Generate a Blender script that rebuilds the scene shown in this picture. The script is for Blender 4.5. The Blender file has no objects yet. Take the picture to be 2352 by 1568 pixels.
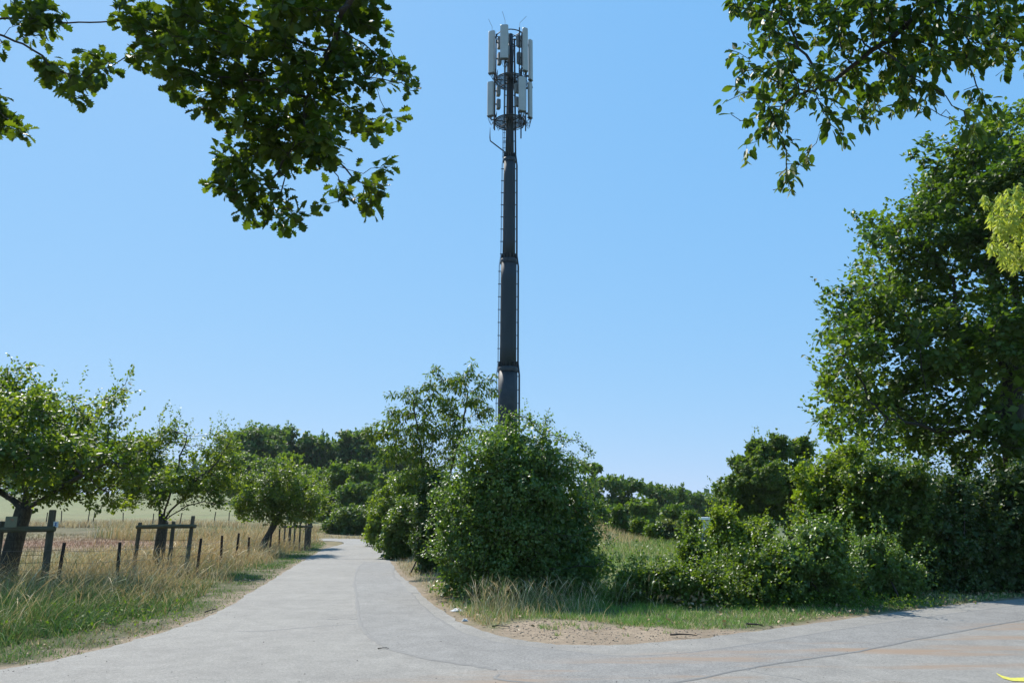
import bpy, math
import numpy as np
from math import radians, sin, cos, tan, pi

rng = np.random.default_rng(11)
S = bpy.context.scene
C = S.collection

# ------------------------------------------------------------------ camera
CAM_H, PITCH, FPX = 1.6, radians(12.5), 1777.0     # photo laid out on 2352 x 1568
cd = bpy.data.cameras.new('camera'); cam = bpy.data.objects.new('camera', cd); C.objects.link(cam)
cd.sensor_width = 36.0; cd.lens = 36.0 * FPX / 2352.0
cd.clip_start = 0.1; cd.clip_end = 6000
cam.location = (0, 0, CAM_H); cam.rotation_euler = (radians(90) + PITCH, 0, 0)
S.camera = cam

# ------------------------------------------------------------------ light
SUN_EL, SUN_AZ = radians(48), radians(-33)          # azimuth from +Y towards +X
w = bpy.data.worlds.new('World'); S.world = w; w.use_nodes = True
nt = w.node_tree; bg = nt.nodes['Background']
sky = nt.nodes.new('ShaderNodeTexSky'); sky.sky_type = 'NISHITA'; sky.sun_disc = False
sky.sun_elevation = SUN_EL; sky.sun_rotation = SUN_AZ
sky.air_density = 1.0; sky.dust_density = 0.25; sky.ozone_density = 2.6; sky.altitude = 200
# the camera's rendering of the sky: a soft per-channel tone curve over the whole dome
sep = nt.nodes.new('ShaderNodeSeparateColor'); com = nt.nodes.new('ShaderNodeCombineColor'); nt.links.new(sky.outputs[0], sep.inputs[0])
for ch, (k_, g_) in enumerate(((1.36, .52), (3.14, .25), (6.3, .08))):
    a_ = nt.nodes.new('ShaderNodeMath'); a_.operation = 'POWER'; a_.inputs[1].default_value = g_
    b_ = nt.nodes.new('ShaderNodeMath'); b_.operation = 'MULTIPLY'; b_.inputs[1].default_value = k_
    nt.links.new(sep.outputs[ch], a_.inputs[0]); nt.links.new(a_.outputs[0], b_.inputs[0]); nt.links.new(b_.outputs[0], com.inputs[ch])
nt.links.new(com.outputs[0], bg.inputs[0]); bg.inputs[1].default_value = 0.084
sl = bpy.data.lights.new('sun', 'SUN'); sl.energy = 4.6; sl.angle = radians(0.53); sl.color = (1.0, 0.955, 0.88)
so = bpy.data.objects.new('sun', sl); C.objects.link(so)
so.rotation_euler = (radians(90) - SUN_EL, 0, pi - SUN_AZ)
S.view_settings.view_transform = 'Standard'; S.view_settings.look = 'None'
S.view_settings.exposure = 0.64; S.view_settings.gamma = 1.0
try: S.view_settings.use_curve_mapping = False
except Exception: pass
S.render.engine = 'CYCLES'
cy = S.cycles
cy.max_bounces = 6; cy.diffuse_bounces = 3; cy.glossy_bounces = 2; cy.transmission_bounces = 4
cy.transparent_max_bounces = 4; cy.use_denoising = True
cy.caustics_reflective = False; cy.caustics_refractive = False

# ------------------------------------------------------------------ measuring helpers
CP, SP = cos(PITCH), sin(PITCH)
def fwd(py): return FPX * CP - (784 - py) * SP
def zz(py): return FPX * SP + (784 - py) * CP
def W(px, py, Y):
    f = fwd(py)
    return np.array([(px - 1176) / f * Y, Y, CAM_H + zz(py) / f * Y])
def G(px, py, h=0.0):
    Y = (CAM_H - h) * fwd(py) / -zz(py)
    return np.array([(px - 1176) / fwd(py) * Y, Y])
def project(P):
    x, y, z = P[:, 0], P[:, 1], P[:, 2] - CAM_H
    d = y * CP + z * SP; v = -y * SP + z * CP
    d = np.where(d < 0.05, 1e-3, d)
    return 1176 + x / d * FPX, 784 - v / d * FPX, d
def norm(v):
    v = np.asarray(v, float); return v / (np.linalg.norm(v, axis=-1, keepdims=True) + 1e-9)
def sstep(a, b, x):
    t = np.clip((np.asarray(x, float) - a) / (b - a), 0, 1); return t * t * (3 - 2 * t)
_perm = rng.random((64, 64))
def vnoise(x, y, s=1.0, o=0):
    x = np.asarray(x, float) * s + o * 7.3; y = np.asarray(y, float) * s + o * 3.1
    xi = np.floor(x).astype(int); yi = np.floor(y).astype(int); fx = x - xi; fy = y - yi
    fx = fx * fx * (3 - 2 * fx); fy = fy * fy * (3 - 2 * fy)
    g = lambda i, j: _perm[(xi + i) % 64, (yi + j) % 64]
    return (g(0, 0) * (1 - fx) + g(1, 0) * fx) * (1 - fy) + (g(0, 1) * (1 - fx) + g(1, 1) * fx) * fy
def fbm(x, y, s=1.0, o=0):
    return .5 * vnoise(x, y, s, o) + .3 * vnoise(x, y, s * 2.1, o + 1) + .2 * vnoise(x, y, s * 4.3, o + 2)

# ------------------------------------------------------------------ objects
def tag(o, label=None, cat=None, group=None, kind=None):
    if label: o['label'] = label
    if cat: o['category'] = cat
    if group: o['group'] = group
    if kind: o['kind'] = kind
    return o
def empty(name, loc, label=None, cat=None, group=None):
    o = bpy.data.objects.new(name, None); C.objects.link(o); o.location = loc
    o.empty_display_size = .1
    return tag(o, label, cat, group)
def link(name, me, mat, parent=None):
    if mat is not None: me.materials.append(mat)
    o = bpy.data.objects.new(name, me); C.objects.link(o)
    if parent is not None:
        o.parent = parent; o.location = [-c for c in parent.location]
    return o
def mesh_uniform(name, V, F, smooth=False, var=None, col=None):
    """V (n,3), F (m,k) all faces the same size"""
    me = bpy.data.meshes.new(name); V = np.asarray(V, np.float32); F = np.asarray(F, np.int32)
    m, k = F.shape
    me.vertices.add(len(V)); me.vertices.foreach_set('co', V.ravel())
    me.loops.add(m * k); me.loops.foreach_set('vertex_index', F.ravel())
    me.polygons.add(m); me.polygons.foreach_set('loop_start', np.arange(0, m * k, k, dtype=np.int32))
    me.polygons.foreach_set('loop_total', np.full(m, k, np.int32))
    if smooth: me.polygons.foreach_set('use_smooth', np.ones(m, bool))
    if var is not None:
        a = me.attributes.new('var', 'FLOAT', 'POINT'); a.data.foreach_set('value', np.asarray(var, np.float32))
    if col is not None:
        a = me.attributes.new('Col', 'FLOAT_COLOR', 'POINT')
        c4 = np.ones((len(V), 4), np.float32); c4[:, :3] = col; a.data.foreach_set('color', c4.ravel())
    me.update(calc_edges=True)
    return me
class MB:
    """collects simple shapes into one mesh"""
    def __init__(s): s.v = []; s.f = []; s.n = 0
    def add(s, V, F):
        s.v.append(np.asarray(V, float)); s.f += [tuple(int(i) + s.n for i in f) for f in F]; s.n += len(V)
    def box(s, c, size, rot=None, bev=0.0):
        h = np.array(size) / 2.0
        if bev <= 0:
            V = np.array([[x, y, z] for x in (-1, 1) for y in (-1, 1) for z in (-1, 1)]) * h
            F = [(0, 1, 3, 2), (4, 6, 7, 5), (0, 4, 5, 1), (2, 3, 7, 6), (0, 2, 6, 4), (1, 5, 7, 3)]
        else:                       # chamfered vertical edges and ends
            b = bev; a = [(-h[0] + b, -h[1]), (h[0] - b, -h[1]), (h[0], -h[1] + b), (h[0], h[1] - b), (h[0] - b, h[1]), (-h[0] + b, h[1]), (-h[0], h[1] - b), (-h[0], -h[1] + b)]
            V = []
            for zc, sc in ((-h[2], .93), (-h[2] + b * .6, 1), (h[2] - b * .6, 1), (h[2], .93)):
                V += [(p[0] * sc, p[1] * sc, zc) for p in a]
            V = np.array(V); F = [tuple(range(7, -1, -1)), tuple(range(24, 32))]
            for r in range(3):
                for i in range(8): F.append((r * 8 + i, r * 8 + (i + 1) % 8, r * 8 + 8 + (i + 1) % 8, r * 8 + 8 + i))
        if rot is not None: V = V @ np.asarray(rot).T
        s.add(V + np.array(c), F)
    def tube(s, pts, r, n=8, cap=True):
        pts = np.asarray(pts, float); m = len(pts); r = np.broadcast_to(np.asarray(r, float), (m,))
        T = np.zeros_like(pts); T[1:-1] = pts[2:] - pts[:-2]; T[0] = pts[1] - pts[0]; T[-1] = pts[-1] - pts[-2]; T = norm(T)
        ref = np.array([0.31, 0.95, 0.05]) if abs(T[:, 2]).mean() > .6 else np.array([0.05, .1, 1.0])
        U = norm(np.cross(T, ref)); Vv = np.cross(T, U); a = np.arange(n) * 2 * pi / n
        R = pts[:, None] + r[:, None, None] * (np.cos(a)[None, :, None] * U[:, None] + np.sin(a)[None, :, None] * Vv[:, None])
        F = [(k * n + i, k * n + (i + 1) % n, k * n + n + (i + 1) % n, k * n + n + i) for k in range(m - 1) for i in range(n)]
        if cap: F += [tuple(range(n - 1, -1, -1)), tuple((m - 1) * n + i for i in range(n))]
        s.add(R.reshape(-1, 3), F)
    def build(s, name, mat, parent=None, smooth=False):
        me = bpy.data.meshes.new(name); me.from_pydata(np.concatenate(s.v).tolist(), [], s.f)
        if smooth: me.polygons.foreach_set('use_smooth', [True] * len(me.polygons))
        me.update(); return link(name, me, mat, parent)
def rz(a): return np.array([[cos(a), -sin(a), 0], [sin(a), cos(a), 0], [0, 0, 1]])

# ------------------------------------------------------------------ materials
def newmat(name):
    m = bpy.data.materials.new(name); m.use_nodes = True; t = m.node_tree
    p = t.nodes['Principled BSDF']; return m, t, p
def N(t, typ, **kw):
    n = t.nodes.new(typ)
    for k, v in kw.items():
        if k.startswith('i_'):
            key = k[2:]; n.inputs[int(key) if key.isdigit() else key.replace('_', ' ')].default_value = v
        else: setattr(n, k, v)
    return n
def ramp(t, stops):
    r = t.nodes.new('ShaderNodeValToRGB'); e = r.color_ramp.elements
    while len(e) > 1: e.remove(e[0])
    e[0].position = stops[0][0]; e[0].color = (*stops[0][1], 1)
    for p, c in stops[1:]:
        x = e.new(p); x.color = (*c, 1)
    return r
def leaf_mat(name, c1, c2, trans=.35, rough=.42, single=False, tint=(2.3, 2.5, .7), spec=.5):
    m, t, p = newmat(name); L = t.links
    c1, c2 = [(c[0] * 1.22, c[1] * 1.06, c[2] * .72) if max(c) < .26 else c for c in (c1, c2)]
    if single: src = N(t, 'ShaderNodeObjectInfo').outputs['Random']
    else: src = N(t, 'ShaderNodeAttribute', attribute_name='var').outputs['Fac']
    mid = tuple((a + b) / 2 for a, b in zip(c1, c2))
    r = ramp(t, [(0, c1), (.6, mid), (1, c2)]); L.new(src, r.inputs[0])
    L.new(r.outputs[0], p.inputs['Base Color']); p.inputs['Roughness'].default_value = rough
    p.inputs['Specular IOR Level'].default_value = spec
    tr = N(t, 'ShaderNodeBsdfTranslucent'); mx = N(t, 'ShaderNodeMix', data_type='RGBA', blend_type='MULTIPLY'); mx.inputs[0].default_value = 1
    mx.inputs[7].default_value = (*tint, 1); L.new(r.outputs[0], mx.inputs[6]); L.new(mx.outputs[2], tr.inputs['Color'])
    ms = N(t, 'ShaderNodeMixShader'); ms.inputs[0].default_value = trans
    L.new(p.outputs[0], ms.inputs[1]); L.new(tr.outputs[0], ms.inputs[2]); L.new(ms.outputs[0], t.nodes['Material Output'].inputs[0])
    return m
def col_mat(name, rough=.7, trans=0.0, fine=None):
    """base colour from the 'Col' attribute (what grows or lies there) plus fine grain"""
    m, t, p = newmat(name); L = t.links
    a = N(t, 'ShaderNodeAttribute', attribute_name='Col'); out = a.outputs['Color']
    if fine:
        tc = N(t, 'ShaderNodeTexCoord'); mul = out
        for sc, lo, hi in fine:
            n = N(t, 'ShaderNodeTexNoise', i_Scale=sc, i_Detail=6.0, i_Roughness=.7); L.new(tc.outputs['Object'], n.inputs['Vector'])
            mr = N(t, 'ShaderNodeMapRange'); mr.inputs[1].default_value = .3; mr.inputs[2].default_value = .7
            mr.inputs[3].default_value = lo; mr.inputs[4].default_value = hi; L.new(n.outputs['Fac'], mr.inputs[0])
            x = N(t, 'ShaderNodeMix', data_type='RGBA', blend_type='MULTIPLY'); x.inputs[0].default_value = 1
            L.new(mul, x.inputs[6]); L.new(mr.outputs[0], x.inputs[7]); mul = x.outputs[2]
        out = mul
        b = N(t, 'ShaderNodeBump', i_Strength=.6, i_Distance=.03); L.new(n.outputs['Fac'], b.inputs['Height']); L.new(b.outputs[0], p.inputs['Normal'])
    L.new(out, p.inputs['Base Color']); p.inputs['Roughness'].default_value = rough
    p.inputs['Specular IOR Level'].default_value = .25
    if trans:
        tr = N(t, 'ShaderNodeBsdfTranslucent'); L.new(out, tr.inputs['Color'])
        ms = N(t, 'ShaderNodeMixShader'); ms.inputs[0].default_value = trans
        L.new(p.outputs[0], ms.inputs[1]); L.new(tr.outputs[0], ms.inputs[2]); L.new(ms.outputs[0], t.nodes['Material Output'].inputs[0])
    return m
def noise_mat(name, c1, c2, scale=8., rough=.7, bump=.3, metal=0., stretch=(1, 1, 1), dist=.02, spec=.4):
    m, t, p = newmat(name); L = t.links
    tc = N(t, 'ShaderNodeTexCoord'); mp = N(t, 'ShaderNodeMapping'); mp.inputs['Scale'].default_value = stretch
    n = N(t, 'ShaderNodeTexNoise', i_Scale=scale, i_Detail=6.0, i_Roughness=.65)
    L.new(tc.outputs['Object'], mp.inputs[0]); L.new(mp.outputs[0], n.inputs['Vector'])
    r = ramp(t, [(.3, c1), (.7, c2)]); L.new(n.outputs['Fac'], r.inputs[0]); L.new(r.outputs[0], p.inputs['Base Color'])
    p.inputs['Roughness'].default_value = rough; p.inputs['Metallic'].default_value = metal
    p.inputs['Specular IOR Level'].default_value = spec
    if bump:
        b = N(t, 'ShaderNodeBump', i_Strength=bump, i_Distance=dist); L.new(n.outputs['Fac'], b.inputs['Height']); L.new(b.outputs[0], p.inputs['Normal'])
    return m
M = {}
M['oak'] = leaf_mat('oak_leaf', (.026, .056, .012), (.085, .130, .022), .40, .5, spec=.3, tint=(1.9, 2.0, .5))
M['oak_one'] = leaf_mat('oak_leaf_single', (.026, .056, .012), (.085, .130, .022), .40, .5, single=True, spec=.3, tint=(1.9, 2.0, .5))
M['horn'] = leaf_mat('hornbeam_leaf', (.025, .060, .014), (.070, .125, .028), .40, .5, spec=.3, tint=(1.8, 1.9, .5))
M['horn_one'] = leaf_mat('hornbeam_leaf_single', (.025, .060, .014), (.070, .125, .028), .40, .5, single=True, spec=.3, tint=(1.8, 1.9, .5))
M['catkin'] = leaf_mat('hornbeam_catkin', (.12, .17, .03), (.20, .24, .06), .4, .6, tint=(1.5, 1.6, .6))
M['catkin_sun'] = leaf_mat('sunlit_catkin', (.36, .44, .07), (.60, .62, .16), .45, .6, tint=(1.15, 1.15, .5))  # sunlight put into the colour, far paler than the other catkins
M['apple'] = leaf_mat('apple_leaf', (.052, .098, .024), (.140, .190, .045), .38, .5, spec=.4)
M['bigoak'] = leaf_mat('big_oak_leaf', (.030, .070, .016), (.105, .165, .034), .38, .48, spec=.4)
M['cherry'] = leaf_mat('cherry_leaf', (.042, .085, .016), (.110, .160, .030), .34, .5, spec=.4)
M['hawthorn'] = leaf_mat('hawthorn_leaf', (.050, .108, .032), (.120, .190, .065), .30, .44, spec=.5)
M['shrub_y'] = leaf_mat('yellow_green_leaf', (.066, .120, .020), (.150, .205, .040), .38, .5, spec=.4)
M['shrub_m'] = leaf_mat('mid_green_leaf', (.045, .090, .022), (.105, .160, .040), .32, .46, spec=.45)
M['shrub_g'] = leaf_mat('grey_green_leaf', (.070, .100, .060), (.130, .160, .100), .25, .5)
M['shrub_d'] = leaf_mat('dark_green_leaf', (.024, .055, .015), (.060, .105, .028), .25, .5)  # dark green; on the shrubs under the oak it also paints in shade
M['wood_d'] = leaf_mat('wood_dark_leaf', (.044, .092, .032), (.100, .160, .054), .28, .6, spec=.3)
M['wood_m'] = leaf_mat('wood_mid_leaf', (.055, .105, .028), (.115, .175, .045), .3, .6, spec=.3)
M['weed'] = leaf_mat('weed_leaf', (.045, .095, .022), (.11, .18, .04), .3, .65, spec=.2)
M['dryleaf'] = leaf_mat('dry_leaf', (.22, .15, .08), (.46, .36, .23), .15, .7, tint=(1, 1, 1))
M['bark'] = noise_mat('bark', (.022, .018, .014), (.070, .058, .045), 26, .9, .9, 0, (1, 1, .25), .03)
M['bark_thin'] = noise_mat('twig_bark', (.030, .024, .018), (.065, .050, .036), 30, .85, .2)
M['apple_bark'] = noise_mat('apple_bark', (.035, .028, .020), (.12, .11, .085), 34, .9, .9, 0, (1, 1, .4), .02)
M['old_wood'] = noise_mat('weathered_wood', (.060, .052, .034), (.16, .14, .10), 20, .85, .6, 0, (1, 1, .12), .012)
M['rail_wood'] = noise_mat('mossy_wood', (.07, .065, .03), (.16, .14, .09), 14, .9, .6, 0, (.15, 1, 1), .012)
M['dark_steel'] = noise_mat('dark_rusty_steel', (.018, .014, .012), (.06, .040, .030), 40, .7, .3, .3)
M['wire'] = noise_mat('galvanised_wire', (.16, .16, .15), (.28, .27, .25), 60, .5, 0, .8)
M['grass'] = col_mat('grass_blades', .55, .3)
M['straw'] = col_mat('dry_grass_stalks', .6, .25)
M['ground'] = col_mat('ground_soil', .95, 0, fine=[(1.3, .82, 1.16), (9., .75, 1.22), (70., .72, 1.28)])

# ------------------------------------------------------------------ layout on the ground
RP = [(850, 1238), (880, 1262), (903, 1300), (925, 1325), (955, 1350), (985, 1378), (1035, 1415), (1090, 1440), (1150, 1460), (1250, 1476), (1350, 1481),
      (1450, 1478), (1600, 1466), (1760, 1445), (1900, 1426), (2100, 1400), (2352, 1374)]
LP = [(766, 1242), (740, 1262), (700, 1285), (655, 1312), (600, 1345), (540, 1383), (480, 1413), (400, 1443), (300, 1472), (200, 1498), (100, 1520), (0, 1537)]
RE = [G(*p) for p in RP]; LE = [G(*p) for p in LP]
far_r = [np.array([-40., 64.]), np.array([-31., 61.]), np.array([-24., 58.2]), np.array([-19., 55.5])]
far_l = [np.array([-42., 60.5]), np.array([-32., 57.2]), np.array([-25.5, 53.8]), np.array([-20.5, 49.8])]
# where the path swings left behind the verge
RE = [p for p in far_r if p[1] > RE[0][1] + 1] + RE
LE = [p for p in far_l if p[1] > LE[0][1] + 1] + LE
RE += [np.array([20., 20.3]), np.array([60., 40.])]
LE += [np.array([-5.62, 8.2]), np.array([-6.1, 7.5]), np.array([-7.2, 6.6]), np.array([-12., 4.2]), np.array([-45., -9.])]
RE = np.array(RE); LE = np.array(LE)
def refine(poly, n=6, jit=.03, seed=0):
    r = np.random.default_rng(seed); P = np.asarray(poly, float)
    # Catmull-Rom
    Q = []
    E = np.vstack([2 * P[0] - P[1], P, 2 * P[-1] - P[-2]])
    for i in range(1, len(E) - 2):
        p0, p1, p2, p3 = E[i - 1], E[i], E[i + 1], E[i + 2]
        k = max(n, int(np.linalg.norm(p2 - p1) / .35)) if np.linalg.norm(p2 - p1) < 12 else n
        for t in np.arange(k) / k:
            Q.append(.5 * ((2 * p1) + (-p0 + p2) * t + (2 * p0 - 5 * p1 + 4 * p2 - p3) * t * t + (-p0 + 3 * p1 - 3 * p2 + p3) * t ** 3))
    Q.append(P[-1]); Q = np.array(Q)
    return Q + r.normal(0, jit, Q.shape) * (np.arange(len(Q)) > 0)[:, None]
REf = refine(RE, 6, .022, 1); LEf = refine(LE, 6, .022, 2)
def dist_poly(x, y, P):
    """distance to a polyline"""
    x = np.asarray(x, float); y = np.asarray(y, float); best = np.full(x.shape, 1e9)
    for a, b in zip(P[:-1], P[1:]):
        d = b - a; L2 = d @ d + 1e-9
        t = np.clip(((x - a[0]) * d[0] + (y - a[1]) * d[1]) / L2, 0, 1)
        best = np.minimum(best, np.hypot(x - a[0] - t * d[0], y - a[1] - t * d[1]))
    return best
near_edge = np.array([[60., 30.], [20., 11.], [6., 1.5], [-6., -5.], [-45., -18.]])
ROADPOLY = np.vstack([REf, near_edge, LEf[::-1]])
def inside(x, y, P):
    x = np.asarray(x, float); y = np.asarray(y, float); c = np.zeros(x.shape, bool)
    x1, y1 = P[:, 0], P[:, 1]; x2, y2 = np.roll(x1, -1), np.roll(y1, -1)
    for a, b, c_, d in zip(x1, y1, x2, y2):
        if b == d: continue
        c ^= ((b > y) != (d > y)) & (x < (c_ - a) * (y - b) / (d - b) + a)
    return c
ROADC = np.vstack([RE, near_edge, LE[::-1]])
def side(x, y):
    """-1 left verge side, +1 right side (rough, for points off the road)"""
    # compare with the middle of the path at this depth
    ys = np.array([-50, 9, 14, 20, 28, 40, 55, 400]); xs = np.array([0, -2., -3., -4., -5.6, -9., -14., -14.])
    return np.where(np.asarray(x) < np.interp(y, ys, xs), -1, 1)
def H(x, y):
    x = np.asarray(x, float); y = np.asarray(y, float)
    left = sstep(-9, -26, x) if False else 1 - sstep(-26, -9, x)
    h = left * .045 * np.maximum(0, y - 42) * sstep(42, 60, y)
    h = h - 4.2 * sstep(42, 85, y) * sstep(1, 12, x)
    h = h + 1.9 * np.exp(-(((x - 1.3) / 3.5) ** 2 + ((y - 39.5) / 3.0) ** 2))
    far = sstep(150, 500, np.hypot(x, y))
    return h * (1 - far)

def G3(px, py): g = G(px, py); return np.array([g[0], g[1], float(H(g[0], g[1]))])

# ------------------------------------------------------------------ ground sheet
def axis(fine0, fine1, step, far, grow=1.18):
    a = list(np.arange(fine0, fine1, step)); s = step; v = fine1
    while v < far: a.append(v); s *= grow; v += s
    a.append(far); s = step; v = fine0 - step; lo = []
    while v > -far: lo.append(v); s *= grow; v -= s
    lo.append(-far); return np.array(lo[::-1] + a)
gx = axis(-20, 20, .26, 1400); gy = axis(7, 42, .26, 1400)
GX, GY = np.meshgrid(gx, gy); fx, fy = GX.ravel(), GY.ravel()
dL = dist_poly(fx, fy, LE); dR = dist_poly(fx, fy, RE); ins = inside(fx, fy, ROADC)
dEdge = np.minimum(dL, dR)
gz = H(fx, fy) + np.where(ins, np.where(dEdge > .45, -.05, -.008), .02 * sstep(0, .5, dEdge) + .10 * sstep(.4, 3, dEdge) * fbm(fx, fy, .8) - .015)
gz = np.where(np.hypot(fx, fy) > 300, H(fx, fy), gz)
sd = side(fx, fy)
def ground_z(x, y):
    x = np.asarray(x, float); y = np.asarray(y, float); d = np.minimum(dist_poly(x, y, LE), dist_poly(x, y, RE)); i = inside(x, y, ROADC)
    return H(x, y) + np.where(i, np.where(d > .45, .0, -.004), .02 * sstep(0, .5, d) + .10 * sstep(.4, 3, d) * fbm(x, y, .8) - .015)
n1, n2, n3 = fbm(fx, fy, .35, 1), fbm(fx, fy, 1.2, 2), fbm(fx, fy, 3.5, 3)
soil = np.array([.32, .245, .17]); dry = np.array([.23, .185, .09]); green = np.array([.075, .115, .030]); tan_ = np.array([.30, .245, .125])
def zone_colour(x, y, sd, dL, dR, n1, n2, n3):
    """what covers the ground at a point: bare earth, dry thatch or green turf"""
    mixc = lambda a, b, t: a * (1 - t[:, None]) + b * t[:, None]
    o = np.ones((len(x), 1))
    # left: soil strip, turf, dry verge, pasture
    cl = mixc(o * soil, o * np.array([.105, .105, .045]), sstep(.05, .35, dL + (n3 - .5) * .6))
    cl = mixc(cl, o * soil * .95, sstep(.62, .72, n2) * (dL < 1.4) * .8)
    cl = mixc(cl, o * np.array([.15, .125, .06]), sstep(1.0, 1.9, dL + (n2 - .5)))
    past = mixc(o * np.array([.165, .190, .072]), o * np.array([.235, .210, .098]), sstep(.4, .62, n1 + .15 * (n3 - .5)))
    red = np.exp(-((y - 43 - x * .1) / 10.0) ** 2) * sstep(.28, .5, n1 * .5 + n2 * .5 + .12)
    past = mixc(past, o * np.array([.29, .180, .115]), np.clip(red * 1.0, 0, 1))
    past = mixc(past, o * np.array([.215, .225, .105]), sstep(50, 80, y) * .8)
    past = mixc(past, o * np.array([.175, .205, .085]), sstep(78, 130, y) * .6)
    cl = mixc(cl, past, sstep(3.6, 5.0, dL + (n2 - .5) * 1.5))
    # right: dirt apron at the corner, turf, meadow
    dirt = inside(x, y, DIRT); dd = dist_poly(x, y, np.vstack([DIRT, DIRT[:1]]))
    sdt = np.where(dirt, dd, -dd) + (n2 - .5) * 1.0
    cr = mixc(o * dry * .9, o * green * 1.1, sstep(-1.5, 1.0, x + (n2 - .5) * 2) * .85)
    cr = mixc(cr, o * dry, sstep(.55, .7, n2) * .5)
    cr = mixc(cr, o * np.array([.36, .275, .19]), sstep(-.15, .25, sdt))
    cr = mixc(cr, o * soil, (1 - sstep(.05, .35, dR + (n3 - .5) * .4)) * .9)
    mead = mixc(o * np.array([.150, .205, .050]), o * np.array([.24, .24, .085]), sstep(.42, .66, n1))
    cr = mixc(cr, mead, sstep(16, 20, y) * (x > 2.5))
    cr = mixc(cr, o * np.array([.27, .225, .12]), np.exp(-(((x - 1.8) / 4.2) ** 2 + ((y - 39) / 3.8) ** 2)) * .95)
    c = np.where((sd < 0)[:, None], cl, cr)
    farm = sstep(120, 260, np.hypot(x, y))
    return mixc(c, o * np.array([.10, .12, .05]), farm)
DIRT = np.array([G(*p) for p in [(1120, 1450), (1150, 1432), (1230, 1420), (1340, 1430), (1460, 1441), (1600, 1447), (1740, 1441), (1820, 1436), (1800, 1444), (1660, 1462), (1500, 1480), (1350, 1486), (1240, 1480)]])
gc = zone_colour(fx, fy, sd, dL, dR, n1, n2, n3) * .80
nx, ny = len(gx), len(gy)
I = np.arange(nx * ny).reshape(ny, nx)
GF = np.stack([I[:-1, :-1], I[:-1, 1:], I[1:, 1:], I[1:, :-1]], -1).reshape(-1, 4)
gme = mesh_uniform('ground', np.stack([fx, fy, gz], -1), GF, True, col=gc)
tag(link('ground', gme, M['ground']), 'dry pasture, grass verges and bare earth around the lane', kind='structure')

# ------------------------------------------------------------------ road
def asphalt(name, c1, c2, dust=.5, fine=1.0):
    m, t, p = newmat(name); L = t.links; tc = N(t, 'ShaderNodeTexCoord')
    def nz(sc, det=6., ro=.6, vec=None):
        n = N(t, 'ShaderNodeTexNoise', i_Scale=sc, i_Detail=det, i_Roughness=ro); L.new(vec or tc.outputs['Object'], n.inputs['Vector']); return n.outputs['Fac']
    big = ramp(t, [(.32, c1), (.68, c2)]); L.new(nz(.55, 5, .65), big.inputs[0])
    def mul(a, fac_out, lo, hi, f0=.35, f1=.65):
        mr = N(t, 'ShaderNodeMapRange'); mr.inputs[1].default_value = f0; mr.inputs[2].default_value = f1; mr.inputs[3].default_value = lo; mr.inputs[4].default_value = hi
        L.new(fac_out, mr.inputs[0]); x = N(t, 'ShaderNodeMix', data_type='RGBA', blend_type='MULTIPLY'); x.inputs[0].default_value = 1
        L.new(a, x.inputs[6]); L.new(mr.outputs[0], x.inputs[7]); return x.outputs[2]
    c = mul(big.outputs[0], nz(3.1), .90, 1.08)
    g = nz(95, 3, .8); c = mul(c, g, .74, 1.22); c = mul(c, nz(30, 3, .9), .76, 1.22); c = mul(c, nz(9, 4, .8), .93, 1.06)
    vo = N(t, 'ShaderNodeTexVoronoi', i_Scale=42.0); L.new(tc.outputs['Object'], vo.inputs['Vector'])
    c = mul(c, vo.outputs['Distance'], .86, 1.05, .05, .35)
    # brown earth dragged along the cross road: streaks running with the wheels
    mp = N(t, 'ShaderNodeMapping'); mp.inputs['Rotation'].default_value = (0, 0, -math.atan2(.52, 1)); mp.inputs['Scale'].default_value = (.22, 1.5, 1)
    L.new(tc.outputs['Object'], mp.inputs[0])
    st = ramp(t, [(.50, (0, 0, 0)), (.64, (1, 1, 1))]); L.new(nz(1.0, 5, .7, mp.outputs[0]), st.inputs[0])
    sx = N(t, 'ShaderNodeSeparateXYZ'); L.new(tc.outputs['Object'], sx.inputs[0])
    # distance south of the cross road's far edge
    a = N(t, 'ShaderNodeMath', operation='MULTIPLY_ADD'); L.new(sx.outputs[0], a.inputs[0]); a.inputs[1].default_value = .47; a.inputs[2].default_value = 8.85
    b = N(t, 'ShaderNodeMath', operation='SUBTRACT'); L.new(a.outputs[0], b.inputs[0]); L.new(sx.outputs[1], b.inputs[1])
    mr = N(t, 'ShaderNodeMapRange', interpolation_type='SMOOTHSTEP'); mr.inputs[1].default_value = -.3; mr.inputs[2].default_value = .6; mr.inputs[4].default_value = dust
    L.new(b.outputs[0], mr.inputs[0])
    f = N(t, 'ShaderNodeMath', operation='MULTIPLY'); L.new(mr.outputs[0], f.inputs[0]); L.new(st.outputs[0], f.inputs[1])
    x = N(t, 'ShaderNodeMix', data_type='RGBA'); L.new(f.outputs[0], x.inputs[0]); L.new(c, x.inputs[6]); x.inputs[7].default_value = (.245, .175, .12, 1)
    sp = ramp(t, [(.70, (0, 0, 0)), (.76, (1, 1, 1))]); L.new(nz(1.7, 5, .75), sp.inputs[0])
    y = N(t, 'ShaderNodeMix', data_type='RGBA'); sf = N(t, 'ShaderNodeMath', operation='MULTIPLY'); sf.inputs[1].default_value = .6; L.new(sp.outputs[0], sf.inputs[0])
    L.new(sf.outputs[0], y.inputs[0]); L.new(x.outputs[2], y.inputs[6]); y.inputs[7].default_value = (.245, .18, .13, 1)
    L.new(y.outputs[2], p.inputs['Base Color']); p.inputs['Roughness'].default_value = .85; p.inputs['Specular IOR Level'].default_value = .3
    bp = N(t, 'ShaderNodeBump', i_Strength=.35 * fine, i_Distance=.01); L.new(g, bp.inputs['Height']); L.new(bp.outputs[0], p.inputs['Normal'])
    return m
M['asphalt'] = asphalt('asphalt_old', (.200, .188, .168), (.240, .226, .200), .92)
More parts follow.
